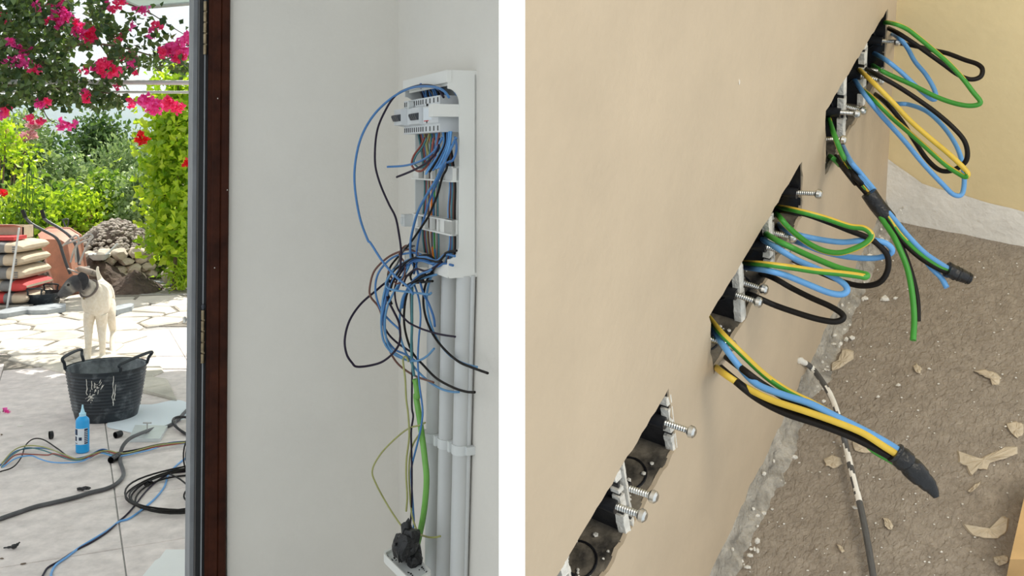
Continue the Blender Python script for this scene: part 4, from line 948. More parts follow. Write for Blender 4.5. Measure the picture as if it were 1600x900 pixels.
# ================================================================== CABLES ON THE TERRACE
def gcable(col, label, pts, r, zs=None, name='cable', group=None):
    n = len(pts); P_ = [GP(x, y, r+(zs[i] if zs else 0)) for i, (x, y) in enumerate(pts)]
    mb = MB(); mb.tube(spline(P_, n=8), r, 9); return tag(mb.build(name, M[col]), label, 'cable', group)
M['cablegrey'] = mat('dusty_grey_cable', (0.085, 0.085, 0.088), 0.5, 0.25, 14)
gcable('cablegrey', 'thick dusty dark cable winding from the door frame to the left frame edge', [(312,628),(298,636),(287,646),(278,656),(262,666),(240,670),(218,678),(202,686),(192,697),(188,710),(188,722),(193,738),(190,748),(180,757),(165,764),(140,770),(118,777),(85,785),(55,792),(25,802),(-10,814)], .0095, [0]*4+[.0]*2+[.04,.045,.03]+[0]*12)
gcable('tape', 'black doubled cable loop beside the T pin tile by the door frame', [(310,660),(298,654),(284,651),(272,654),(271,662),(280,671),(294,680),(312,692)], .007, [.0,.03,.05,.05,.04,.02,0,0])
gcable('tape', 'second black cable loop lying under the first by the door frame', [(312,654),(296,652),(280,653),(274,658),(276,667),(288,677),(300,684),(312,688)], .006, [0,.01,.02,.02,.01,0,0,0])
# six thin wires fanning over the tiles
wl_ = [('blue', 'thin blue wire arching highest but one on the tiles beside the blue bottle', [(0,727),(20,708),(35,702),(62,700),(85,704),(105,714),(120,716),(140,711),(160,702),(185,707),(230,700),(270,691),(310,690)]),
       ('black', 'thin black wire arching highest on the tiles left of the blue bottle', [(0,737),(20,730),(33,715),(40,696),(52,686),(68,687),(90,701),(112,716),(135,714),(158,704),(180,707),(215,702),(250,694),(310,688)]),
       ('teal', 'thin grey green wire in the fan left of the blue bottle', [(2,730),(18,712),(40,700),(65,703),(90,712),(115,719),(138,716),(158,707),(182,711),(225,703),(262,693),(310,691)]),
       ('sky', 'thin pale wire lying lowest in the fan of wires', [(4,730),(25,716),(48,712),(62,717),(80,722),(105,723),(130,720),(155,708),(184,713),(230,704),(262,695),(310,692)]),
       ('red', 'thin red brown wire in the fan of wires', [(5,728),(24,711),(50,710),(74,711),(84,709),(100,713),(120,718),(145,712),(164,705),(190,709),(240,699),(310,689)]),
       ('olive', 'thin yellow green wire in the fan of wires', [(1,726),(20,705),(38,697),(60,697),(80,702),(100,710),(122,717),(146,709),(168,704),(196,708),(250,695),(310,690)])]
for k, (cl, lb, p_) in enumerate(wl_): gcable(cl, lb, p_, .0032, [.0]+[.012+.005*k]*5+[.004*k]*(len(p_)-6), 'floor_wire', 'thin wires fanned over the terrace tiles')
gcable('sky', 'long pale blue wire running down to the bottom edge of the tiles', [(312,702),(295,712),(275,728),(263,742),(257,760),(243,778),(222,796),(202,810),(186,815),(172,826),(150,840),(125,855),(105,870),(88,882),(81,893),(79,906)], .0042, name='floor_wire')
gcable('purple', 'long dark wire crossing the pale blue one on the tiles', [(312,722),(295,735),(266,740),(245,752),(226,770),(212,788),(198,804),(184,816),(168,831),(145,846),(118,860),(94,876),(76,886),(69,895),(64,906)], .0038, name='floor_wire')
gcable('black', 'dark wire lying across the top of the coil', [(266,741),(280,748),(296,760),(312,768)], .0038, [.02,.03,.03,.02], 'floor_wire')
rnd = random.Random(9)
c = GP(302, 770); mb = MB()
for k in range(5):
    R_ = .235+.012*k; ox, oy = rnd.uniform(-.02, .02), rnd.uniform(-.02, .02)
    pts_ = [c+V((ox+R_*math.cos(a), oy+R_*1.05*math.sin(a), .006+.007*k+.006*math.sin(3*a+k))) for a in np.linspace(0, 2*PI, 40)]
    mb.tube(pts_, .0042, 7, caps=False)
tag(mb.build('cable_coil', M['black']), 'flat black coil of cable on the tiles, cut by the door frame', 'cable')
mb = MB()
for k in range(4):
    pts_ = [GP(309, 738, .01)+V((-.045*0+(.05+.012*k)*math.cos(a)*.9+.02, .03*math.cos(a), .085+(.10+.01*k)*math.sin(a))) for a in np.linspace(0, 2*PI, 30)]
    mb.tube(pts_, .0036, 7, caps=False)
tag(mb.build('cable_coil', M['black']), 'upright small black coil of wire standing at the door frame', 'cable')
mb = MB()
for k in range(3):
    pts_ = [GP(308, 778, .012)+V(((.055-.01*k)*math.cos(a), (.05)*math.sin(a), .008*k+.02+.02*math.sin(a))) for a in np.linspace(0, 2*PI, 26)]
    mb.tube(pts_, .0038, 7, caps=False)
tag(mb.build('cable_coil', M['black']), 'smallest black wire curl in front of the flat coil', 'cable')
def stub(a, b_, r, label, cat='offcut'):
    p, q = GP(*a, r), GP(*b_, r); mb = MB(); mb.tube([p, p.lerp(q, .9)], r, 14, caps=False); mb.tube([q, p.lerp(q, .1)], r*.8, 14, caps=False)
    n = 14; mb.tube([p.lerp(q, .45), p.lerp(q, .55)], r*.8, 14); tag(mb.build('sheath_offcut', M['tape']), label, cat)
stub((173, 719), (186, 711), .016, 'black sheath stub lying under the thick cable crossing')
stub((180, 680), (190, 677), .017, 'short black sheath ring between bottle and T pin tile')
stub((77, 680), (83, 679), .021, 'round black sheath ring on the tiles left of the bottle')
def debris(p, sz, m_, label, cat='debris', amp=.8, seed=0, name='debris', n=3):
    mb = MB(); c = GP(*p, sz[2]*.6)
    for k in range(n): mb.blob(c+V((rnd.uniform(-1, 1)*sz[0]*.7, rnd.uniform(-1, 1)*sz[1]*.6, sz[2]*.2*k)), (sz[0]*.7, sz[1]*.5, sz[2]*.6), 2, amp, 2.3, 0, seed+k, flat=-sz[2]*.5)
    tag(mb.build(name, M[m_], smooth=False), label, cat)
debris((132, 764), (.026, .014, .014), 'tape', 'scrap of black tape against the thick cable', seed=1)
debris((233, 756), (.02, .014, .016), 'tape', 'scrap of black tape left of the flat coil', seed=5)
debris((152, 767), (.016, .006, .004), 'bark', 'dry dark leaf just under the thick cable', seed=9, n=1)
mb = MB(); mb.tube(spline([GP(6, 856, .004), GP(15, 855, .008), GP(24, 853, .012), GP(31, 847, .022)], n=4), [.003]*3+[.005]*3+[.009]*3+[.006]*2+[.003]*2, 6); tag(mb.build('debris', M['tape'], smooth=False), 'curved black sliver low on the left of the tiles', 'debris')
debris((37, 881), (.009, .007, .004), 'bark', 'small brown crumb low on the tiles', seed=12, n=2)
debris((4, 872), (.012, .006, .004), 'bark', 'brown crumb at the left frame edge, low', seed=14, n=1)
debris((241, 800), (.012, .008, .002), 'plaster', 'white paper scrap between coil and wires', seed=15, n=1)
debris((33, 666), (.022, .02, .002), 'plaster', 'larger white paint fleck left on the tiles', seed=16, n=1)
debris((61, 659), (.018, .012, .002), 'plaster', 'smaller white paint fleck left on the tiles', seed=17, n=1)
debris((108, 673), (.05, .004, .002), 'plaster', 'white paint drip line beside the bottle', seed=18, n=1)
debris((3, 679), (.008, .01, .006), 'bark', 'dark crumb at the left frame edge', seed=19, n=1)
def fallen(p, label, m_, k=3, s_=.03):
    mb = MB(); c = GP(*p, .008); leaves(mb, np.array([c]*k)+RNG.normal(size=(k, 3))*.006, np.full(k, s_), .3, .2, .5); tag(mb.build('fallen_petal', M[m_], smooth=False), label, 'petal')
fallen((12, 642), 'fallen magenta flower on the tiles at the left', 'magenta', 5, .034)
fallen((3, 645), 'brown fallen leaf beside the magenta flower', 'bark', 2, .03)
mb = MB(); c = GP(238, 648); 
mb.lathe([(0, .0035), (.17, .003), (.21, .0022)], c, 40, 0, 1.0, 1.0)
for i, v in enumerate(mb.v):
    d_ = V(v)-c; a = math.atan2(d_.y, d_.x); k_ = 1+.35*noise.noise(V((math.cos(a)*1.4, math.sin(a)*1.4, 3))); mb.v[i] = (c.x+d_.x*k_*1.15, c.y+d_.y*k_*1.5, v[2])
m, N, L, b = nodes('bright_patch_matte'); M['brightpatch'] = m; b.inputs['Base Color'].default_value = (0.78, 0.84, 0.90, 1); b.inputs['Roughness'].default_value = 0.6
tag(mb.build('bright_patch', M['brightpatch']), 'added pale blue white bright patch on the tiles beside the tall tub', 'patch')  # made-up matte patch, its brightness put in as plain colour, no real spill

# ================================================================== AWNING AND PERGOLA over the terrace
aw = thing('awning', 'pale green canvas awning over the terrace, one corner showing above the bougainvillea', 'awning', (-1.4, 3.2, 2.84))
top = [(-3.30, 8.50, 2.815), (-2.60, 8.05, 2.79), (-1.9, 8.35, 2.80), (.6, 8.3, 2.80), (.6, 3.12, 2.95), (-3.5, 3.12, 2.95)]
mb = MB(); mb.prism([V(p) for p in top], [V(p)+V((0, 0, .015)) for p in top]); mb.build('canvas', M['awning'], aw, smooth=False)
mb = MB()
for a, b_ in ((0, 1), (1, 2), (2, 3), (0, 5)): mb.tube([V(top[a])-V((0, 0, .012)), V(top[b_])-V((0, 0, .012))], .018, 10)
mb.build('frame_tube', M['post'], aw)
pg = thing('pergola', 'pale grey metal pergola rail carrying the bougainvillea', 'pergola', (-3.6, 8.0, 0))
zb = P(0, 129, 8.0).z
for nm, (x0, y0, z0), (x1, y1, z1), r_ in (('rail', (-5.3, 8.0, zb+.01), (-1.5, 8.0, zb-.005), .020), ('rail', (-5.3, 8.4, zb-.045), (-1.5, 8.4, zb-.06), .012)):
    mb = MB(); mb.tube([(x0, y0, z0), (x1, y1, z1)], r_, 14); mb.build(nm, M['post'], pg)
for x, y in ((-5.3, 8.0), (-1.5, 8.0)):
    mb = MB(); mb.box((x-.03, y-.03, 0), (x+.03, y+.03, zb+.05)); mb.build('post', M['post'], pg, smooth=False)

# ================================================================== BOUGAINVILLEA
bv = thing('bougainvillea', 'dense bougainvillea with magenta flowers overhanging the terrace', 'climbing plant', (-5.2, 8.3, 0))
def inpoly(x, y, pl):
    c = False
    for i in range(len(pl)):
        (x1, y1), (x2, y2) = pl[i-1], pl[i]
        if (y1 > y) != (y2 > y) and x < (x2-x1)*(y-y1)/(y2-y1)+x1: c = not c
    return c
rnd = random.Random(31)
main = [(-70,-80),(160,-80),(178,-20),(182,40),(205,72),(245,84),(302,98),(302,112),(250,108),(215,104),(200,120),(196,142),(160,150),(128,150),(100,148),(60,152),(20,165),(-70,178)]
cen = []
while len(cen) < 5600:
    x, y = rnd.uniform(-70, 302), rnd.uniform(-80, 178)
    if not inpoly(x, y, main): continue
    d = noise.noise(V((x/34, y/26, 4)))+.6*noise.noise(V((x/13, y/13, 9)))
    lim = -.30 if x < 110 else .10
    if y < 20 and x > 120: lim = .30
    if d < lim-.38 : continue
    if x > 105 and y < 118 and d < lim-.12 and rnd.random() < .93: continue
    cen.append(P(x, y, 8.1+rnd.uniform(-.65, .65)))
for _ in range(300):   # hanging fringe
    x = rnd.uniform(50, 195); cen.append(P(x, 150+abs(rnd.gauss(0, 8)), 8.0+rnd.uniform(-.3, .3)))
for _ in range(150):
    x = rnd.uniform(195, 300); cen.append(P(x, 40+(x-195)*.42+rnd.gauss(0, 22), 8.0+rnd.uniform(-.3, .3)))
cen = np.array([tuple(p) for p in cen])
mb = MB(); leaves(mb, cen, RNG.uniform(.045, .080, len(cen)), 0.0, .22, .42, droop=.35)
tag(mb.build('foliage', M['bougleaf'], bv, smooth=False), kind='stuff')
def branch(pts, r0, r1=.003, Y=8.1):
    P_ = spline([P(x, y, Y+.12*math.sin(i*1.7)) for i, (x, y) in enumerate(pts)], n=6); n = len(P_)
    mb = MB(); mb.tube(P_, [r0+(r1-r0)*i/(n-1) for i in range(n)], 7); mb.build('branch', M['bark'], bv)
branch([(-110, 90), (-20, 95), (60, 100), (120, 70), (180, 72), (240, 88), (300, 106)], .022)
branch([(-60, 60), (30, 40), (90, 20), (140, -30)], .015); branch([(-40, 130), (40, 135), (110, 140), (170, 146), (215, 160), (250, 170)], .012)
branch([(190, 2), (230, 18), (265, 40), (298, 60)], .006); branch([(60, 150), (75, 185), (100, 195)], .005); branch([(150, 60), (170, 90), (195, 140)], .008)
mb = MB(); mb.tube(spline([(-5.25, 8.2, 0), (-5.3, 8.25, .8), (-5.2, 8.15, 1.6), (-5.0, 8.1, 2.3)]), .045, 10); mb.build('trunk', M['bark'], bv)
def cluster(par, px, py, rx, ry, Y, n, m_, size, name='flower_cluster'):
    c = []
    while len(c) < n:
        a, b_, d = rnd.uniform(-1, 1), rnd.uniform(-1, 1), rnd.uniform(-1, 1)
        if a*a+b_*b_+d*d > 1: continue
        c.append(tuple(P(px+a*rx, py+b_*ry, Y+d*rx*Y/1500)))
    c = np.array(c); c = np.repeat(c, 3, 0); mb = MB()
    leaves(mb, c, RNG.uniform(.8, 1.2, len(c))*size, .3, .28, .48)
    return tag(mb.build(name, M[m_], par, smooth=False), kind='stuff')
for px, py, rx, ry, n, m_ in [(88,12,14,22,60,'magenta'),(100,28,12,14,40,'magenta'),(92,35,8,9,16,'magenta'),(125,48,14,12,40,'magenta'),(140,55,10,14,44,'rose'),(70,30,9,7,12,'rose'),(28,95,22,11,22,'magenta'),(40,96,9,9,14,'magenta'),(55,108,11,5,14,'rose'),(17,67,12,6,10,'magenta'),(36,76,9,8,14,'magenta'),
        (5,28,7,9,20,'rose'),(165,105,14,13,40,'rose'),(178,112,11,8,24,'rose'),(150,108,6,8,8,'magenta'),(196,88,7,6,8,'rose'),(209,88,5,5,5,'magenta'),(262,80,10,10,34,'magenta'),(278,78,14,17,54,'magenta'),(292,60,8,9,24,'magenta'),(252,82,5,8,10,'rose'),(281,90,9,7,18,'rose'),
        (228,158,10,8,26,'magenta'),(242,168,14,12,44,'magenta'),(262,162,10,9,30,'rose'),(276,168,9,9,20,'rose'),(204,158,5,4,5,'rose'),(135,154,6,8,14,'rose'),(133,146,5,4,6,'magenta'),(62,165,6,8,10,'magenta'),(73,160,5,5,6,'rose'),(45,186,9,6,10,'rose'),(64,190,5,5,6,'rose'),(97,190,4,4,4,'magenta'),(96,200,5,4,5,'magenta'),(110,195,6,6,10,'magenta'),
        (10,172,9,8,16,'rose'),(3,180,6,6,10,'magenta'),(55,12,6,6,6,'magenta'),(118,38,7,8,10,'rose'),(185,60,5,5,5,'rose'),(245,40,8,6,8,'rose'),(238,52,6,5,5,'magenta'),(207,40,5,5,4,'magenta'),(180,10,8,9,12,'rose'),(162,8,6,5,5,'magenta'),(222,16,14,4,20,'magenta'),(190,5,6,5,8,'rose'),(17,3,6,3,4,'magenta'),(205,100,6,5,8,'magenta'),(210,112,3,4,4,'rose'),(131,110,5,4,4,'rose'),(186,133,5,3,4,'rose'),(205,166,4,4,3,'rose')]:
    cluster(bv, px, py, rx, ry, 7.75+rnd.uniform(-.25, .2), n, m_, .040)

# ================================================================== SHRUBS behind the terrace
def shrub(label, px, py, rx, ry, Y, m_, n, lpx, name='shrub', cat='shrub', aspect=.36, ncl=None, up=.4, group=None, stems=4, per=14):
    base = P(px, py, Y); k = Y/1500; Rx, Rz = rx*k, ry*k
    root = thing(name, label, cat, (base.x, Y, -.04), group)
    ncl = ncl or max(20, n//per); cs = []
    while len(cs) < ncl:
        q = RNG.normal(size=3); q /= np.linalg.norm(q); q *= RNG.random()**(1/4.5)
        q *= 1+.22*noise.noise(V(q*2.2)+V((px*.1, py*.1, 0)))
        p = np.array([base.x+q[0]*Rx, Y+q[1]*min(Rx, Rz*1.2)*.8, base.z+q[2]*Rz])
        if p[2] > .02: cs.append(p)
    cs = np.array(cs); idx = RNG.integers(0, ncl, n)
    cen = cs[idx]+RNG.normal(size=(n, 3))*np.array([1, 1, 1])*max(.05, lpx*k*1.3)
    cen[:, 2] = np.maximum(cen[:, 2], .01)
    mb = MB(); leaves(mb, cen, RNG.uniform(.7, 1.25, n)*lpx*k, up, .15, aspect)
    tag(mb.build('foliage', M[m_], root, smooth=False), kind='stuff')
    for s_ in range(stems):
        tgt = cs[RNG.integers(0, ncl)]; g = V((base.x+RNG.normal()*Rx*.12, Y+RNG.normal()*.05, -.04)); t = V(tgt)
        mb = MB(); sp = spline([g, g.lerp(t, .5)+V((RNG.normal()*.05, 0, .08)), t], n=5); mb.tube(sp, [max(.004, .022*(1-i/len(sp))+.004) for i in range(len(sp))], 6); mb.build('stem', M['bark'], root)
    return root, cs
shrub('dark evergreen tree in the middle distance before the hazy hills', 152, 238, 36, 56, 18, 'dark', 2600, 9, 'tree', 'tree')
shrub('dark leafy shrub behind the upright shoots on the left', 38, 258, 58, 62, 16.5, 'dark', 2600, 10)
shrub('mid green shrub between the two dark ones', 105, 294, 46, 46, 16, 'grey_green', 2200, 9)
r_, cs = shrub('pale oleander with pink flowers at the upper left', 28, 205, 42, 34, 15, 'grey_green', 900, 9, aspect=.2)
for k in range(7): cluster(r_, 5+rnd.uniform(0, 70), 180+rnd.uniform(0, 45), 7, 5, 14.6, 16, 'pink', .06)
shrub('yellow lime shrub at the left frame edge', -2, 222, 24, 28, 13.6, 'lime', 420, 10)
shrub('sunlit lime spray in front of the dark left shrub', 30, 245, 14, 22, 14.2, 'lime', 200, 9, stems=2)
shrub('silvery oleander left of the lime hedge', 205, 284, 52, 64, 15, 'grey_green', 4200, 9, aspect=.2, up=.9)
r_, cs = shrub('mid green shrub behind the stone mound', 172, 318, 36, 42, 13.4, 'midgreen', 1800, 9)
cluster(r_, 135, 340, 8, 8, 12.9, 14, 'pink', .05)
shrub('pale green shrub right behind the stone mound', 232, 325, 38, 62, 13, 'grey_green', 2200, 9)
shrub('broad mid green shrub behind the wheelbarrow', 62, 345, 78, 48, 13, 'midgreen', 3600, 10)
shrub('low yellow green shrub behind the mound, left of its top', 128, 335, 34, 32, 12.8, 'lime', 700, 9)
# upright shoots with paired leaves
us = thing('shrub', 'tall upright leafy shoots with paired yellow green leaves on the left', 'shrub', (P(45, 0, 12.4).x, 12.4, 0))
cen = []
for px0, pyt, lean in ((38, 262, -3), (55, 263, 4), (25, 290, -8), (66, 282, 10), (46, 275, 0), (15, 300, -6), (80, 300, 8), (4, 318, -4)):
    st = [P(px0+lean*(1-t)*-1.5, pyt+(400-pyt)*t, 12.4+.1*math.sin(px0)) for t in np.linspace(1, 0, 8)]
    mb = MB(); mb.tube(st, .008, 6); mb.build('stem', M['midgreen'], us)
    for t in np.linspace(0, .8, 15):
        for s_ in (-1, 1): cen.append(tuple(P(px0+lean*t*1.2+s_*2.5, pyt+(400-pyt)*t, 12.4+.1*math.sin(px0)+rnd.uniform(-.04, .04))))
cen = np.array(cen); mb = MB(); leaves(mb, cen, RNG.uniform(.08, .13, len(cen)), .7, .15, .3); tag(mb.build('foliage', M['lime'], us, smooth=False), kind='stuff')
r_, cs = shrub('tall lime green hedge beside the door frame', 280, 265, 40, 165, 10.8, 'lime', 4200, 13, 'hedge', 'hedge', up=.1, aspect=.42)
for px, py in ((220, 212), (227, 221), (217, 220)): cluster(r_, px, py, 4, 5, 10.2, 7, 'scarlet', .05)
cluster(r_, 290, 256, 5, 6, 10.3, 8, 'scarlet', .045); cluster(us, 5, 302, 6, 5, 12.2, 10, 'scarlet', .05)
shrub('glossy dark green shrub at the foot of the lime hedge', 272, 395, 34, 46, 11.9, 'midgreen', 1900, 8)
shrub('light green grassy tuft at the edge of the gravel', 293, 438, 16, 18, 10.7, 'lime', 420, 11, 'grass_tuft', 'plant', aspect=.12, up=1.2, stems=0)
# hazy valley and hills
mb = MB(); nx, ny = 60, 26
for i in range(nx+1):
    for j in range(ny+1):
        x = -420+520*i/nx; y = 110+340*j/ny; t = j/ny
        z = -26+t**1.3*(53+7*noise.noise(V((x/70, 0, 2))))+5*noise.noise(V((x/40, y/40, 0)))*t
        mb.v.append((x, y, z))
for i in range(nx):
    for j in range(ny): k = i*(ny+1)+j; mb.f.append((k, k+ny+1, k+ny+2, k+1)); mb.m.append(0)
struct(mb.build('hills', M['hill']))
mb = MB(); mb.box((-400, 55, -40), (60, 400, 27)); o = struct(mb.build('haze', M['haze'], smooth=False))
try: M['haze'].cycles.homogeneous_volume = True
except Exception: pass

# ================================================================== STONE MOUND, SOIL, ROCKS
mc = V((P(182, 0, 11.85).x, 11.85, 0)); MR = .53; MH = .33
md = thing('stone_mound', 'round dry stone mound topped with grey cobbles behind the dog', 'stone planter', mc)
mb = MB(); mb.lathe([(MR-.05, 0), (MR-.07, MH-.03), (MR*.6, MH+.22), (.1, MH+.36), (0, MH+.37)], mc, 36); mb.build('fill', M['soil'], md)
rnd = random.Random(41)
for row in range(4):
    z = .05+row*.092; n = 19+(row % 2)
    for k in range(n):
        a = 2*PI*(k+.5*(row % 2)+rnd.uniform(-.15, .15))/n
        if 25 < math.degrees(a) % 360 < 155: continue
        s_ = rnd.uniform(.8, 1.2); mb = MB()
        p = mc+V((math.cos(a)*(MR-.02), math.sin(a)*(MR-.02), z+rnd.uniform(-.012, .012)))
        mb.blob(p, (.090*s_, .085*s_, .054*rnd.uniform(.8, 1.3)), 2, .5, 1.7, 0, row*40+k); mb.build('stone', M['stone'], md, smooth=True)
mb = MB()
for i in range(620):
    a = rnd.uniform(0, 2*PI); r_ = MR*math.sqrt(rnd.random()); z = MH+.39*(1-(r_/MR)**1.7)-.02
    s_ = rnd.uniform(.018, .036); mb.blob(mc+V((r_*math.cos(a), r_*math.sin(a), z)), (s_*1.2, s_, s_*.8), 1, .4, 1.6, 0, i)
tag(mb.build('cobbles', M['cobble'], md), kind='stuff')
def heap(label, c, rx, ry, h, m_, seed, name='soil_heap', cat='soil', fr=1.0):
    mb = MB(); n, k0 = 22, 44
    for j in range(n+1):
        for k in range(k0):
            t = j/n; a = 2*PI*k/k0; d = 1+.25*noise.noise(V((math.cos(a)*1.5, math.sin(a)*1.5, seed)))
            q = V((rx*t*d*math.cos(a), ry*t*d*math.sin(a), 0)); z = h*(1-t**1.25)*(1+.25*noise.noise(V((q.x*6, q.y*6, seed))))+.035*fr*noise.noise(V((q.x*22, q.y*22, seed)))*(1-t*.6)-.012
            mb.v.append((c.x+q.x, c.y+q.y, max(-.03, z)))
    for j in range(n):
        for k in range(k0): mb.f.append((j*k0+k, j*k0+(k+1)%k0, (j+1)*k0+(k+1)%k0, (j+1)*k0+k)); mb.m.append(0)
    return tag(mb.build(name, M[m_], smooth=False), label, cat)
heap('dark soil heap right behind the dog with a steep shaded face', V((P(208, 0, 10.7).x, 10.7, 0)), .32, .38, .21, 'soil', 3)
heap('dark soil heap behind the dog in front of the stone mound', V((P(150, 0, 11.3).x, 11.25, 0)), .42, .35, .34, 'soil', 7)
heap('dark soil heap between the sacks and the wheelbarrow', V((P(62, 0, 10.7).x, 10.8, 0)), .32, .35, .30, 'soil', 11)
mb = MB()
for i in range(40):
    for j in range(30):
        x = -6.8+5.6*i/39; y = 9.9+4.2*j/29; mb.v.append((x, y, -.012+.02*noise.noise(V((x*3, y*3, 0)))+.012*noise.noise(V((x*13, y*13, 0)))))
for i in range(39):
    for j in range(29): k = i*30+j; mb.f.append((k, k+30, k+31, k+1)); mb.m.append(0)
struct(mb.build('ground_gravel', M['gravel']))
def rock(px, py, sx, sz, m_, label, seed, name='rock'):
    c = GP(px, py); k = c.y/1500; mb = MB(); mb.blob(c+V((0, .1, sz*k*.5)), (sx*k*.5, sx*k*.45, sz*k*.6), 3, .4, 1.6, 0, seed); tag(mb.build(name, M[m_]), label, 'rock')
rock(266, 446, 34, 24, 'stone', 'large green grey rock at the foot of the shrub right of the mound', 2)
rock(50, 442, 40, 14, 'slate', 'flat grey stone slab under the orange cloth', 5, 'stone_slab')
rock(46, 424, 38, 14, 'slate', 'second grey stone slab in the pile beneath the orange cloth', 8, 'stone_slab')
rock(52, 456, 20, 12, 'cobble', 'dark rock on the soil between the sacks and the wheelbarrow', 11)
for px, py, w_, lb in ((72, 489, 58, 'blue grey slate flagstone lying loose beside the low tub'), (190, 489, 26, 'blue grey loose flagstone right of the dog'), (20, 494, 40, 'grey slate at the pallet foot')):
    c = GP(px, py); k = c.y/1500; mb = MB(); ring = [c+V((w_*k*.5*math.cos(a)*(1+.2*math.sin(3*a+px)), .26*math.sin(a)*(1+.15*math.cos(2*a)), .03)) for a in np.linspace(0, 2*PI, 8)[:-1]]
    mb.prism([p-V((0, 0, .02)) for p in ring], [p+V((0, 0, .03)) for p in ring]); tag(mb.build('loose_flagstone', M['slate'], smooth=False), lb, 'flagstone')
c1, c2 = GP(214, 443), GP(276, 447)
mb = MB(); mb.tube(spline([c1+V((0, 0, .02)), c1.lerp(c2, .5)+V((0, .05, .02)), c2+V((0, 0, .02)), GP(300, 446)+V((0, 0, .02))]), .018, 10); tag(mb.build('hose', M['slate']), 'grey hose lying on the gravel at the foot of the mound', 'hose')
c = GP(40, 441)+V((.15, .1, .13)); mb = MB(); mb.blob(P(54, 401, 10.9), (.085, .05, .032), 3, .5, 2.2, 0, 3); tag(mb.build('orange_cloth', M['orange'], smooth=False), 'crumpled orange cloth on the grey stone slabs', 'cloth')
c = P(155, 402, 11.2); bw = thing('bowl', 'pale grey plastic bowl on the soil before the mound, stick inside', 'bowl', c)
mb = MB(); mb.lathe([(0, -.03), (.07, -.03), (.10, .0), (.118, .035), (.124, .04), (.112, .036), (.09, 0), (0, -.015)], c, 28); mb.build('shell', M['slab'], bw)
mb = MB(); mb.tube([c+V((.05, 0, .0)), P(184, 381, 11.25)], .013, 8); mb.build('stick', M['slab'], bw)
mb = MB(); mb.tube(spline([P(103, 356, 11.0), P(99, 346, 11.0), P(98, 343, 11.0)]), .010, 8); mb.tube(spline([P(97, 344, 11), P(103, 342, 11), P(107, 344, 11), P(105, 356, 11)]), .008, 8); mb.tube([P(104, 356, 11), P(105, 440, 11)], .012, 8); tag(mb.build('spade', M['barrowdark']), 'spade with a D shaped grip standing behind the wheelbarrow', 'spade')

# ================================================================== WHEELBARROW standing on its nose
wb = thing('wheelbarrow', 'tipped up wheelbarrow with faded orange tub, dark handles raised', 'wheelbarrow', GP(108, 462))
Yb = 10.3
def Q(px, py, dy=0): return P(px, py, Yb+dy)
# tub seen from its belly: a tapering pan leaning back against the shrub
back = [Q(59, 366), Q(70, 361), Q(100, 362), Q(116, 372), Q(124, 420), Q(129, 452), Q(112, 466), Q(88, 461), Q(74, 420), Q(64, 385)]
cen_ = sum(back, V())/len(back); face = [cen_+(p-cen_)*.70+V((.05, -.16, .02)) for p in back]; rim = [p+V((.0, .13, .0))+(p-cen_)*.08 for p in back]
mb = MB(); n = len(back)
mb.add(rim+back+face, [(i, (i+1)%n, (i+1)%n+n, i+n) for i in range(n)]+[(i+n, (i+1)%n+n, (i+1)%n+2*n, i+2*n) for i in range(n)]+[tuple(range(2*n, 3*n))])
mb.add([p+V((0, .004, 0)) for p in rim]+[cen_+V((0, .0, 0))], [(i, (i+1)%n, n) for i in range(n)])
mb.build('tub', M['barrow'], wb, angle=30)
mb = MB(); mb.tube([rim[i % n] for i in range(n+1)], .013, 8); mb.build('rim', M['barrow'], wb)
for pts in ([(36,330),(40,340),(50,350),(70,361),(86,370),(93,380),(98,396),(104,414),(110,428)], [(66,330),(69,341),(78,348),(92,356),(108,368),(118,382),(122,400),(124,414)]):
    mb = MB(); mb.tube(spline([Q(x, y, -.24) for x, y in pts], n=5), .016, 10); mb.build('handle', M['barrowdark'], wb)
    m2 = MB(); m2.tube([Q(pts[0][0]-1, pts[0][1]-2, -.24), Q(*pts[1], -.24)], .020, 10); m2.build('grip', M['blackseal'], wb)
for pts in ([(98,384),(112,372),(120,368),(123,376),(118,390),(119,410)], [(124,412),(132,392),(140,376),(145,370),(140,366),(128,372),(112,378),(100,382)], [(110,410),(116,390),(124,380),(144,372)]):
    mb = MB(); mb.tube(spline([Q(x, y, -.34) for x, y in pts], n=5), .011, 8); mb.build('leg_frame', M['galv'], wb)
c = Q(137, 424, -.26); mb = MB(); k = 30; ax_ = V((.25, .30, .90)).normalized(); e1 = ax_.cross(V((0, 0, 1))).normalized(); e2 = ax_.cross(e1)
mb.tube([c+0.080*(e1*math.cos(a)+e2*math.sin(a)) for a in np.linspace(0, 2*PI, k)], .030, 10, caps=False); wh = mb.build('wheel', M['cobble'], wb)
mb = MB(); mb.tube([c-ax_*.012, c+ax_*.012], .07, 20); mb.build('hub', M['galv'], wh)
for s_ in (-1, 1):
    mb = MB(); mb.tube([c+ax_*.05*s_, Q(112+6*s_, 420, -.25)], .009, 8); mb.build('fork', M['galv'], wb)

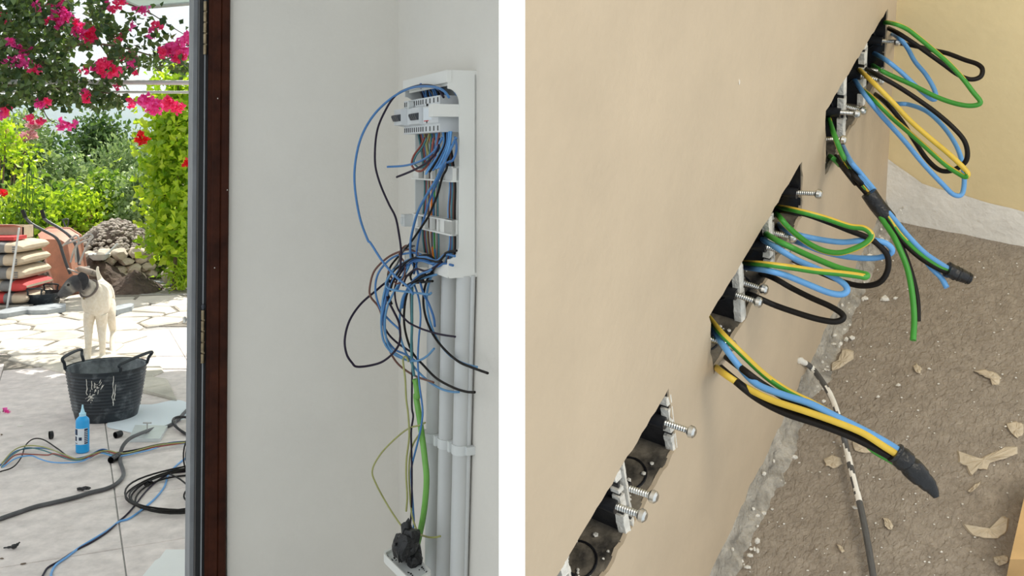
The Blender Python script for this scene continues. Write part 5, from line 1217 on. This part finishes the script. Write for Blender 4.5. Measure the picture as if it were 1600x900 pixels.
# ================================================================== SACKS ON A PALLET
pc = GP(12, 488); Y0 = pc.y
pl = thing('pallet', 'grey wooden pallet under the stacked cement sacks', 'pallet', (pc.x-.25, Y0+.3, 0))
xr = P(44, 0, Y0).x
for k in range(3):
    mb = MB(); mb.box((xr-1.0, Y0+.02+.27*k, 0), (xr-.02, Y0+.10+.27*k, .045)); mb.build('skid', M['pallet'], pl, smooth=False)
for k in range(5):
    mb = MB(); mb.box((xr-1.0, Y0+.0+.135*k, .045), (xr, Y0+.10+.135*k, .062)); mb.build('board', M['pallet'], pl, smooth=False)
def sack(z, h, x1, label, band, red):
    c = (x1-.40, Y0+.32, z); root = thing('cement_sack', label, 'sack', c, 'paper sacks stacked on the pallet')
    def ell(u, v):   # rounded pillow, u along x, v around the section
        x = x1-.8+.8*u; e_ = max(.0, 1-abs(2*u-1)**6)**.5; a = 2*PI*v
        sy = math.copysign(abs(math.cos(a))**.45, math.cos(a)); sz = math.copysign(abs(math.sin(a))**.6, math.sin(a))
        return V((x, Y0+.32+.30*sy*(.9+.1*e_), z+h/2+h/2*sz*(.25+.75*e_)+.006*noise.noise(V((u*9, v*9, z*20)))))
    mb = MB(); nu, nv_ = 30, 24
    for i in range(nu+1):
        for j in range(nv_): mb.v.append(tuple(ell(i/nu, j/nv_)))
    for i in range(nu):
        for j in range(nv_):
            mb.f.append((i*nv_+j, i*nv_+(j+1)%nv_, (i+1)*nv_+(j+1)%nv_, (i+1)*nv_+j))
            u = (i+.5)/nu; mb.m.append(1 if band[0] < u < band[1] else 2 if red and red[0] < u < red[1] else 0)
    mb.f.append(tuple(range(nv_))); mb.m.append(0); mb.f.append(tuple(nu*nv_+j for j in range(nv_-1, -1, -1))); mb.m.append(0)
    mb.build('paper_bag', [M['sack'], M['sackgrey'], M['sackred']], root)
    mb = MB(); zz = z+h*.62
    for k in range(3): mb.box((x1-.075, Y0+.002, zz-.022*k-.008), (x1-.045, Y0+.012, zz-.022*k+.006))
    if not red: mb.build('stamp', M['sackgrey'], root, smooth=False)
z = .062
for h, x1, lb, band, red in ((.118, P(38, 0, Y0).x, 'lowest paper sack, red and grey print, on the pallet', (.74, .84), (.45, .74)), (.118, P(37, 0, Y0).x, 'sack with the bright red end, second from the bottom', (.70, .83), (.83, .99)), (.135, P(34, 0, Y0).x, 'beige sack with a grey band in the middle of the stack', (.70, .79), None),
                             (.125, P(33, 0, Y0).x, 'beige sack with a dark band, second from the top', (.68, .78), None), (.118, P(31, 0, Y0).x, 'topmost paper sack of the stack', (.69, .79), None)):
    sack(z, h, x1, lb, band, red); z += h*.98
mb = MB(); mb.box((P(-60, 0, Y0).x, Y0+.1, z+.01), (P(13, 0, Y0).x, Y0+.35, z+.045)); tag(mb.build('red_box', M['sackred'], smooth=False), 'flat red box lying on the topmost sack', 'box')
cb = thing('cardboard_box', 'open brown cardboard box behind the red box on the sacks', 'box', (P(0, 0, Y0).x, Y0+.45, z))
x0, x1 = P(-60, 0, Y0+.3).x, P(30, 0, Y0+.3).x
mb = MB(); mb.box((x0, Y0+.38, z), (x1, Y0+.39, z+.12)); mb.box((x0, Y0+.58, z), (x1, Y0+.59, z+.13)); mb.box((x1-.01, Y0+.38, z), (x1, Y0+.59, z+.13)); mb.box((x0, Y0+.38, z), (x1, Y0+.59, z+.008)); mb.build('body', M['sack'], cb, smooth=False)
mb = MB(); mb.prism([V((x0, Y0+.38, z+.12)), V((x1, Y0+.38, z+.12)), V((x1-.05, Y0+.30, z+.15)), V((x0, Y0+.30, z+.15))], [V((x0, Y0+.384, z+.124)), V((x1, Y0+.384, z+.124)), V((x1-.05, Y0+.304, z+.154)), V((x0, Y0+.304, z+.154))]); mb.build('flap', M['sack'], cb, smooth=False)
a, b_ = P(30, 356, Y0-.03), GP(38, 480); b_.y = Y0-.03; mb = MB(); mb.tube([V((b_.x, b_.y, 0)), a], .010, 8); tag(mb.build('metal_rod', M['post']), 'thin pale rod leaning upright against the sacks', 'rod')

# ================================================================== DOG
def skin_mesh(vs, es, root, sub=2):
    me = bpy.data.meshes.new('skel'); me.from_pydata([v[0] for v in vs], es, []); o = bpy.data.objects.new('skel', me); COL.objects.link(o)
    md_ = o.modifiers.new('s', 'SKIN'); md_.use_smooth_shade = True
    for i, v in enumerate(vs):
        sv = me.skin_vertices[0].data[i]; r_ = v[1]; sv.radius = r_ if isinstance(r_, tuple) else (r_, r_); sv.use_root = i == root
    sb = o.modifiers.new('d', 'SUBSURF'); sb.levels = sub; sb.render_levels = sub
    dg = bpy.context.evaluated_depsgraph_get(); dg.update()
    m2 = bpy.data.meshes.new_from_object(o.evaluated_get(dg)); bpy.data.objects.remove(o); return m2
DY = 7.07
def D(px, py, dy=0.0): return P(px, py, DY+dy)
vs = []; es = []
def chain(lst, start=None):
    prev = start
    for p, r_ in lst:
        vs.append((p, r_)); i = len(vs)-1
        if prev is not None: es.append((prev, i))
        prev = i
    return prev
# spine: rump -> chest -> neck -> head -> muzzle
chain([(D(161, 456, .44), .095)])                                   # 0 pelvis (root)
i_m = chain([(D(158, 462, .26), .088)], 0)                           # 1 waist
i_c = chain([(D(153, 466, .08), .105)], i_m)                         # 2 ribs
i_b = chain([(D(149, 468, -.06), .092)], i_c)                        # 3 breast
i_n = chain([(D(141, 452, -.09), .066), (D(132, 445, -.13), .058)], i_b)
i_h = chain([(D(122, 441, -.17), .074), (D(112, 446, -.21), .062)], i_n)
chain([(D(104, 454, -.24), .046), (D(97, 461, -.27), .036), (D(92, 465, -.28), .025)], i_h)
# legs
chain([(D(141, 486, -.04), .050), (D(138, 508, .0), .036), (D(138, 532, -.03), .025), (D(138, 553, -.02), .021), (D(137, 562, -.05), .027), (D(136, 564, -.10), .019)], i_b)
chain([(D(158, 488, -.02), .050), (D(159, 510, .02), .036), (D(160, 534, -.01), .025), (D(160, 554, 0), .021), (D(159, 562, -.03), .027), (D(158, 564, -.08), .019)], i_b)
chain([(D(169, 470, .40), .064), (D(173, 494, .30), .038), (D(177, 518, .36), .024), (D(175, 538, .24), .019), (D(177, 555, .16), .025), (D(177, 558, .10), .018)], 0)
chain([(D(156, 472, .42), .060), (D(158, 494, .34), .040), (D(161, 514, .46), .026), (D(160, 530, .40), .020), (D(160, 543, .36), .024), (D(159, 545, .30), .017)], 0)
chain([(D(158, 440, .52), .026), (D(154, 430, .53), .017), (D(152, 422, .54), .013), (D(153, 416, .54), .008)], 0)
dm = skin_mesh(vs, es, 0, 2)
dog = thing('dog', 'cream dog with a dark grey head, standing behind the tall tub looking left', 'dog', D(150, 560)*1.0)
m, N, L, b = nodes('dog_fur'); M['dog'] = m
at = N.new('ShaderNodeAttribute'); at.attribute_name = 'coat'; t = N.new('ShaderNodeTexCoord'); nz_ = N.new('ShaderNodeTexNoise'); nz_.inputs['Scale'].default_value = 55; nz_.inputs['Detail'].default_value = 4
mx = N.new('ShaderNodeMix'); mx.data_type = 'RGBA'; mx.blend_type = 'OVERLAY'; mx.inputs[0].default_value = .35
L.new(t.outputs['Object'], nz_.inputs['Vector']); L.new(at.outputs['Color'], mx.inputs[6]); L.new(nz_.outputs['Fac'], mx.inputs[7]); L.new(mx.outputs[2], b.inputs['Base Color']); b.inputs['Roughness'].default_value = .85
bp = N.new('ShaderNodeBump'); bp.inputs['Strength'].default_value = .3; bp.inputs['Distance'].default_value = .006; L.new(nz_.outputs['Fac'], bp.inputs['Height']); L.new(bp.outputs[0], b.inputs['Normal'])
off = ROOT[dog.name]
at_ = dm.color_attributes.new('coat', 'FLOAT_COLOR', 'POINT')
hd, mz, pk, nk = D(121, 442, -.17), D(97, 462, -.26), D(171, 452, .30), D(135, 452, -.13)
for v in dm.vertices:
    p = v.co; q = p+V((0, 0, 0)); jit = .02*noise.noise(p*18)
    cr = V((.74, .67, .55)); dk = V((.060, .058, .062)); gy = V((.30, .28, .27))
    kd = max(0, min(1, (.100+jit-(q-hd).length)/.02)); km = max(0, min(1, (.098+jit-(q-mz).length)/.03)); kn = max(0, min(1, (.085+jit-(q-nk).length)/.03))*.45
    kp = max(0, min(1, (.085+jit*2-(q-pk).length)/.05))*.8
    spk = .12*max(0, noise.noise(p*40))
    col = cr*(1-spk); col = col.lerp(gy, kp); col = col.lerp(V((.19, .17, .16)), kn); col = col.lerp(dk, max(kd, km*(.95 if q.z > mz.z-.012+.05*(q.x-mz.x) else .55)))
    at_.data[v.index].color = (*col, 1)
    v.co = p-off
dm.materials.clear(); dm.materials.append(m)
for p in dm.polygons: p.use_smooth = True
dm.name = 'body'; o = bpy.data.objects.new('body', dm); COL.objects.link(o); o.parent = dog
def earm(label, a, b_, c, w_):
    mb = MB(); n = 10
    sp = spline([a, b_, c], n=5); k = len(sp)
    mb.tube(sp, [w_*math.sin(PI*min(1, .25+.72*i/(k-1)))+.003 for i in range(k)], 10)
    cen_ = sum(sp, V())/k
    vw = (cen_-V((0, 0, 1.5))).normalized()*1.0; ax_ = V((.55, -.8, .1)).normalized()
    mb.v = [tuple(V(p)-ax_*((V(p)-cen_).dot(ax_))*.62) for p in mb.v]
    o = mb.build('ear', M['dogdark'], dog); o['label'] = label
M['dogdark'] = mat('dark_ear_fur', (.032, .031, .034), .8, .3, 40)
earm('dark hanging ear turned to the viewer', D(125, 429, -.235), D(133, 438, -.255), D(130, 453, -.25), .027)
earm('far ear, mostly hidden', D(117, 432, -.10), D(114, 438, -.09), D(112, 447, -.10), .016)
mb = MB(); mb.blob(D(90, 465.5, -.295), (.015, .013, .011), 2, .15); mb.build('nose', M['eye'], dog)
for q in (D(106.5, 445, -.272), D(102.5, 445, -.17)):
    mb = MB(); mb.blob(q, (.010, .010, .010), 2, 0); mb.build('eye', M['eye'], dog)
mb = MB(); mb.tube(spline([D(93, 470, -.29), D(99, 470, -.285), D(107, 467.5, -.27)]), .0025, 6); mb.build('mouth', M['eye'], dog)
ca, cb_ = D(139, 451, -.095), D(133, 446, -.13); ax_ = (ca-cb_).normalized(); e1 = ax_.cross(V((0, 0, 1))).normalized(); e2 = ax_.cross(e1)
mb = MB(); mb.tube([ca+(e1*math.cos(a)*.070+e2*math.sin(a)*.070) for a in np.linspace(0, 2*PI, 30)], .0075, 8, caps=False); cl_ = mb.build('collar', M['collar'], dog)
mb = MB(); mb.blob(ca+V((-.01, -.06, -.06)), (.010, .006, .010), 2, 0); mb.build('tag', M['brass'], cl_)
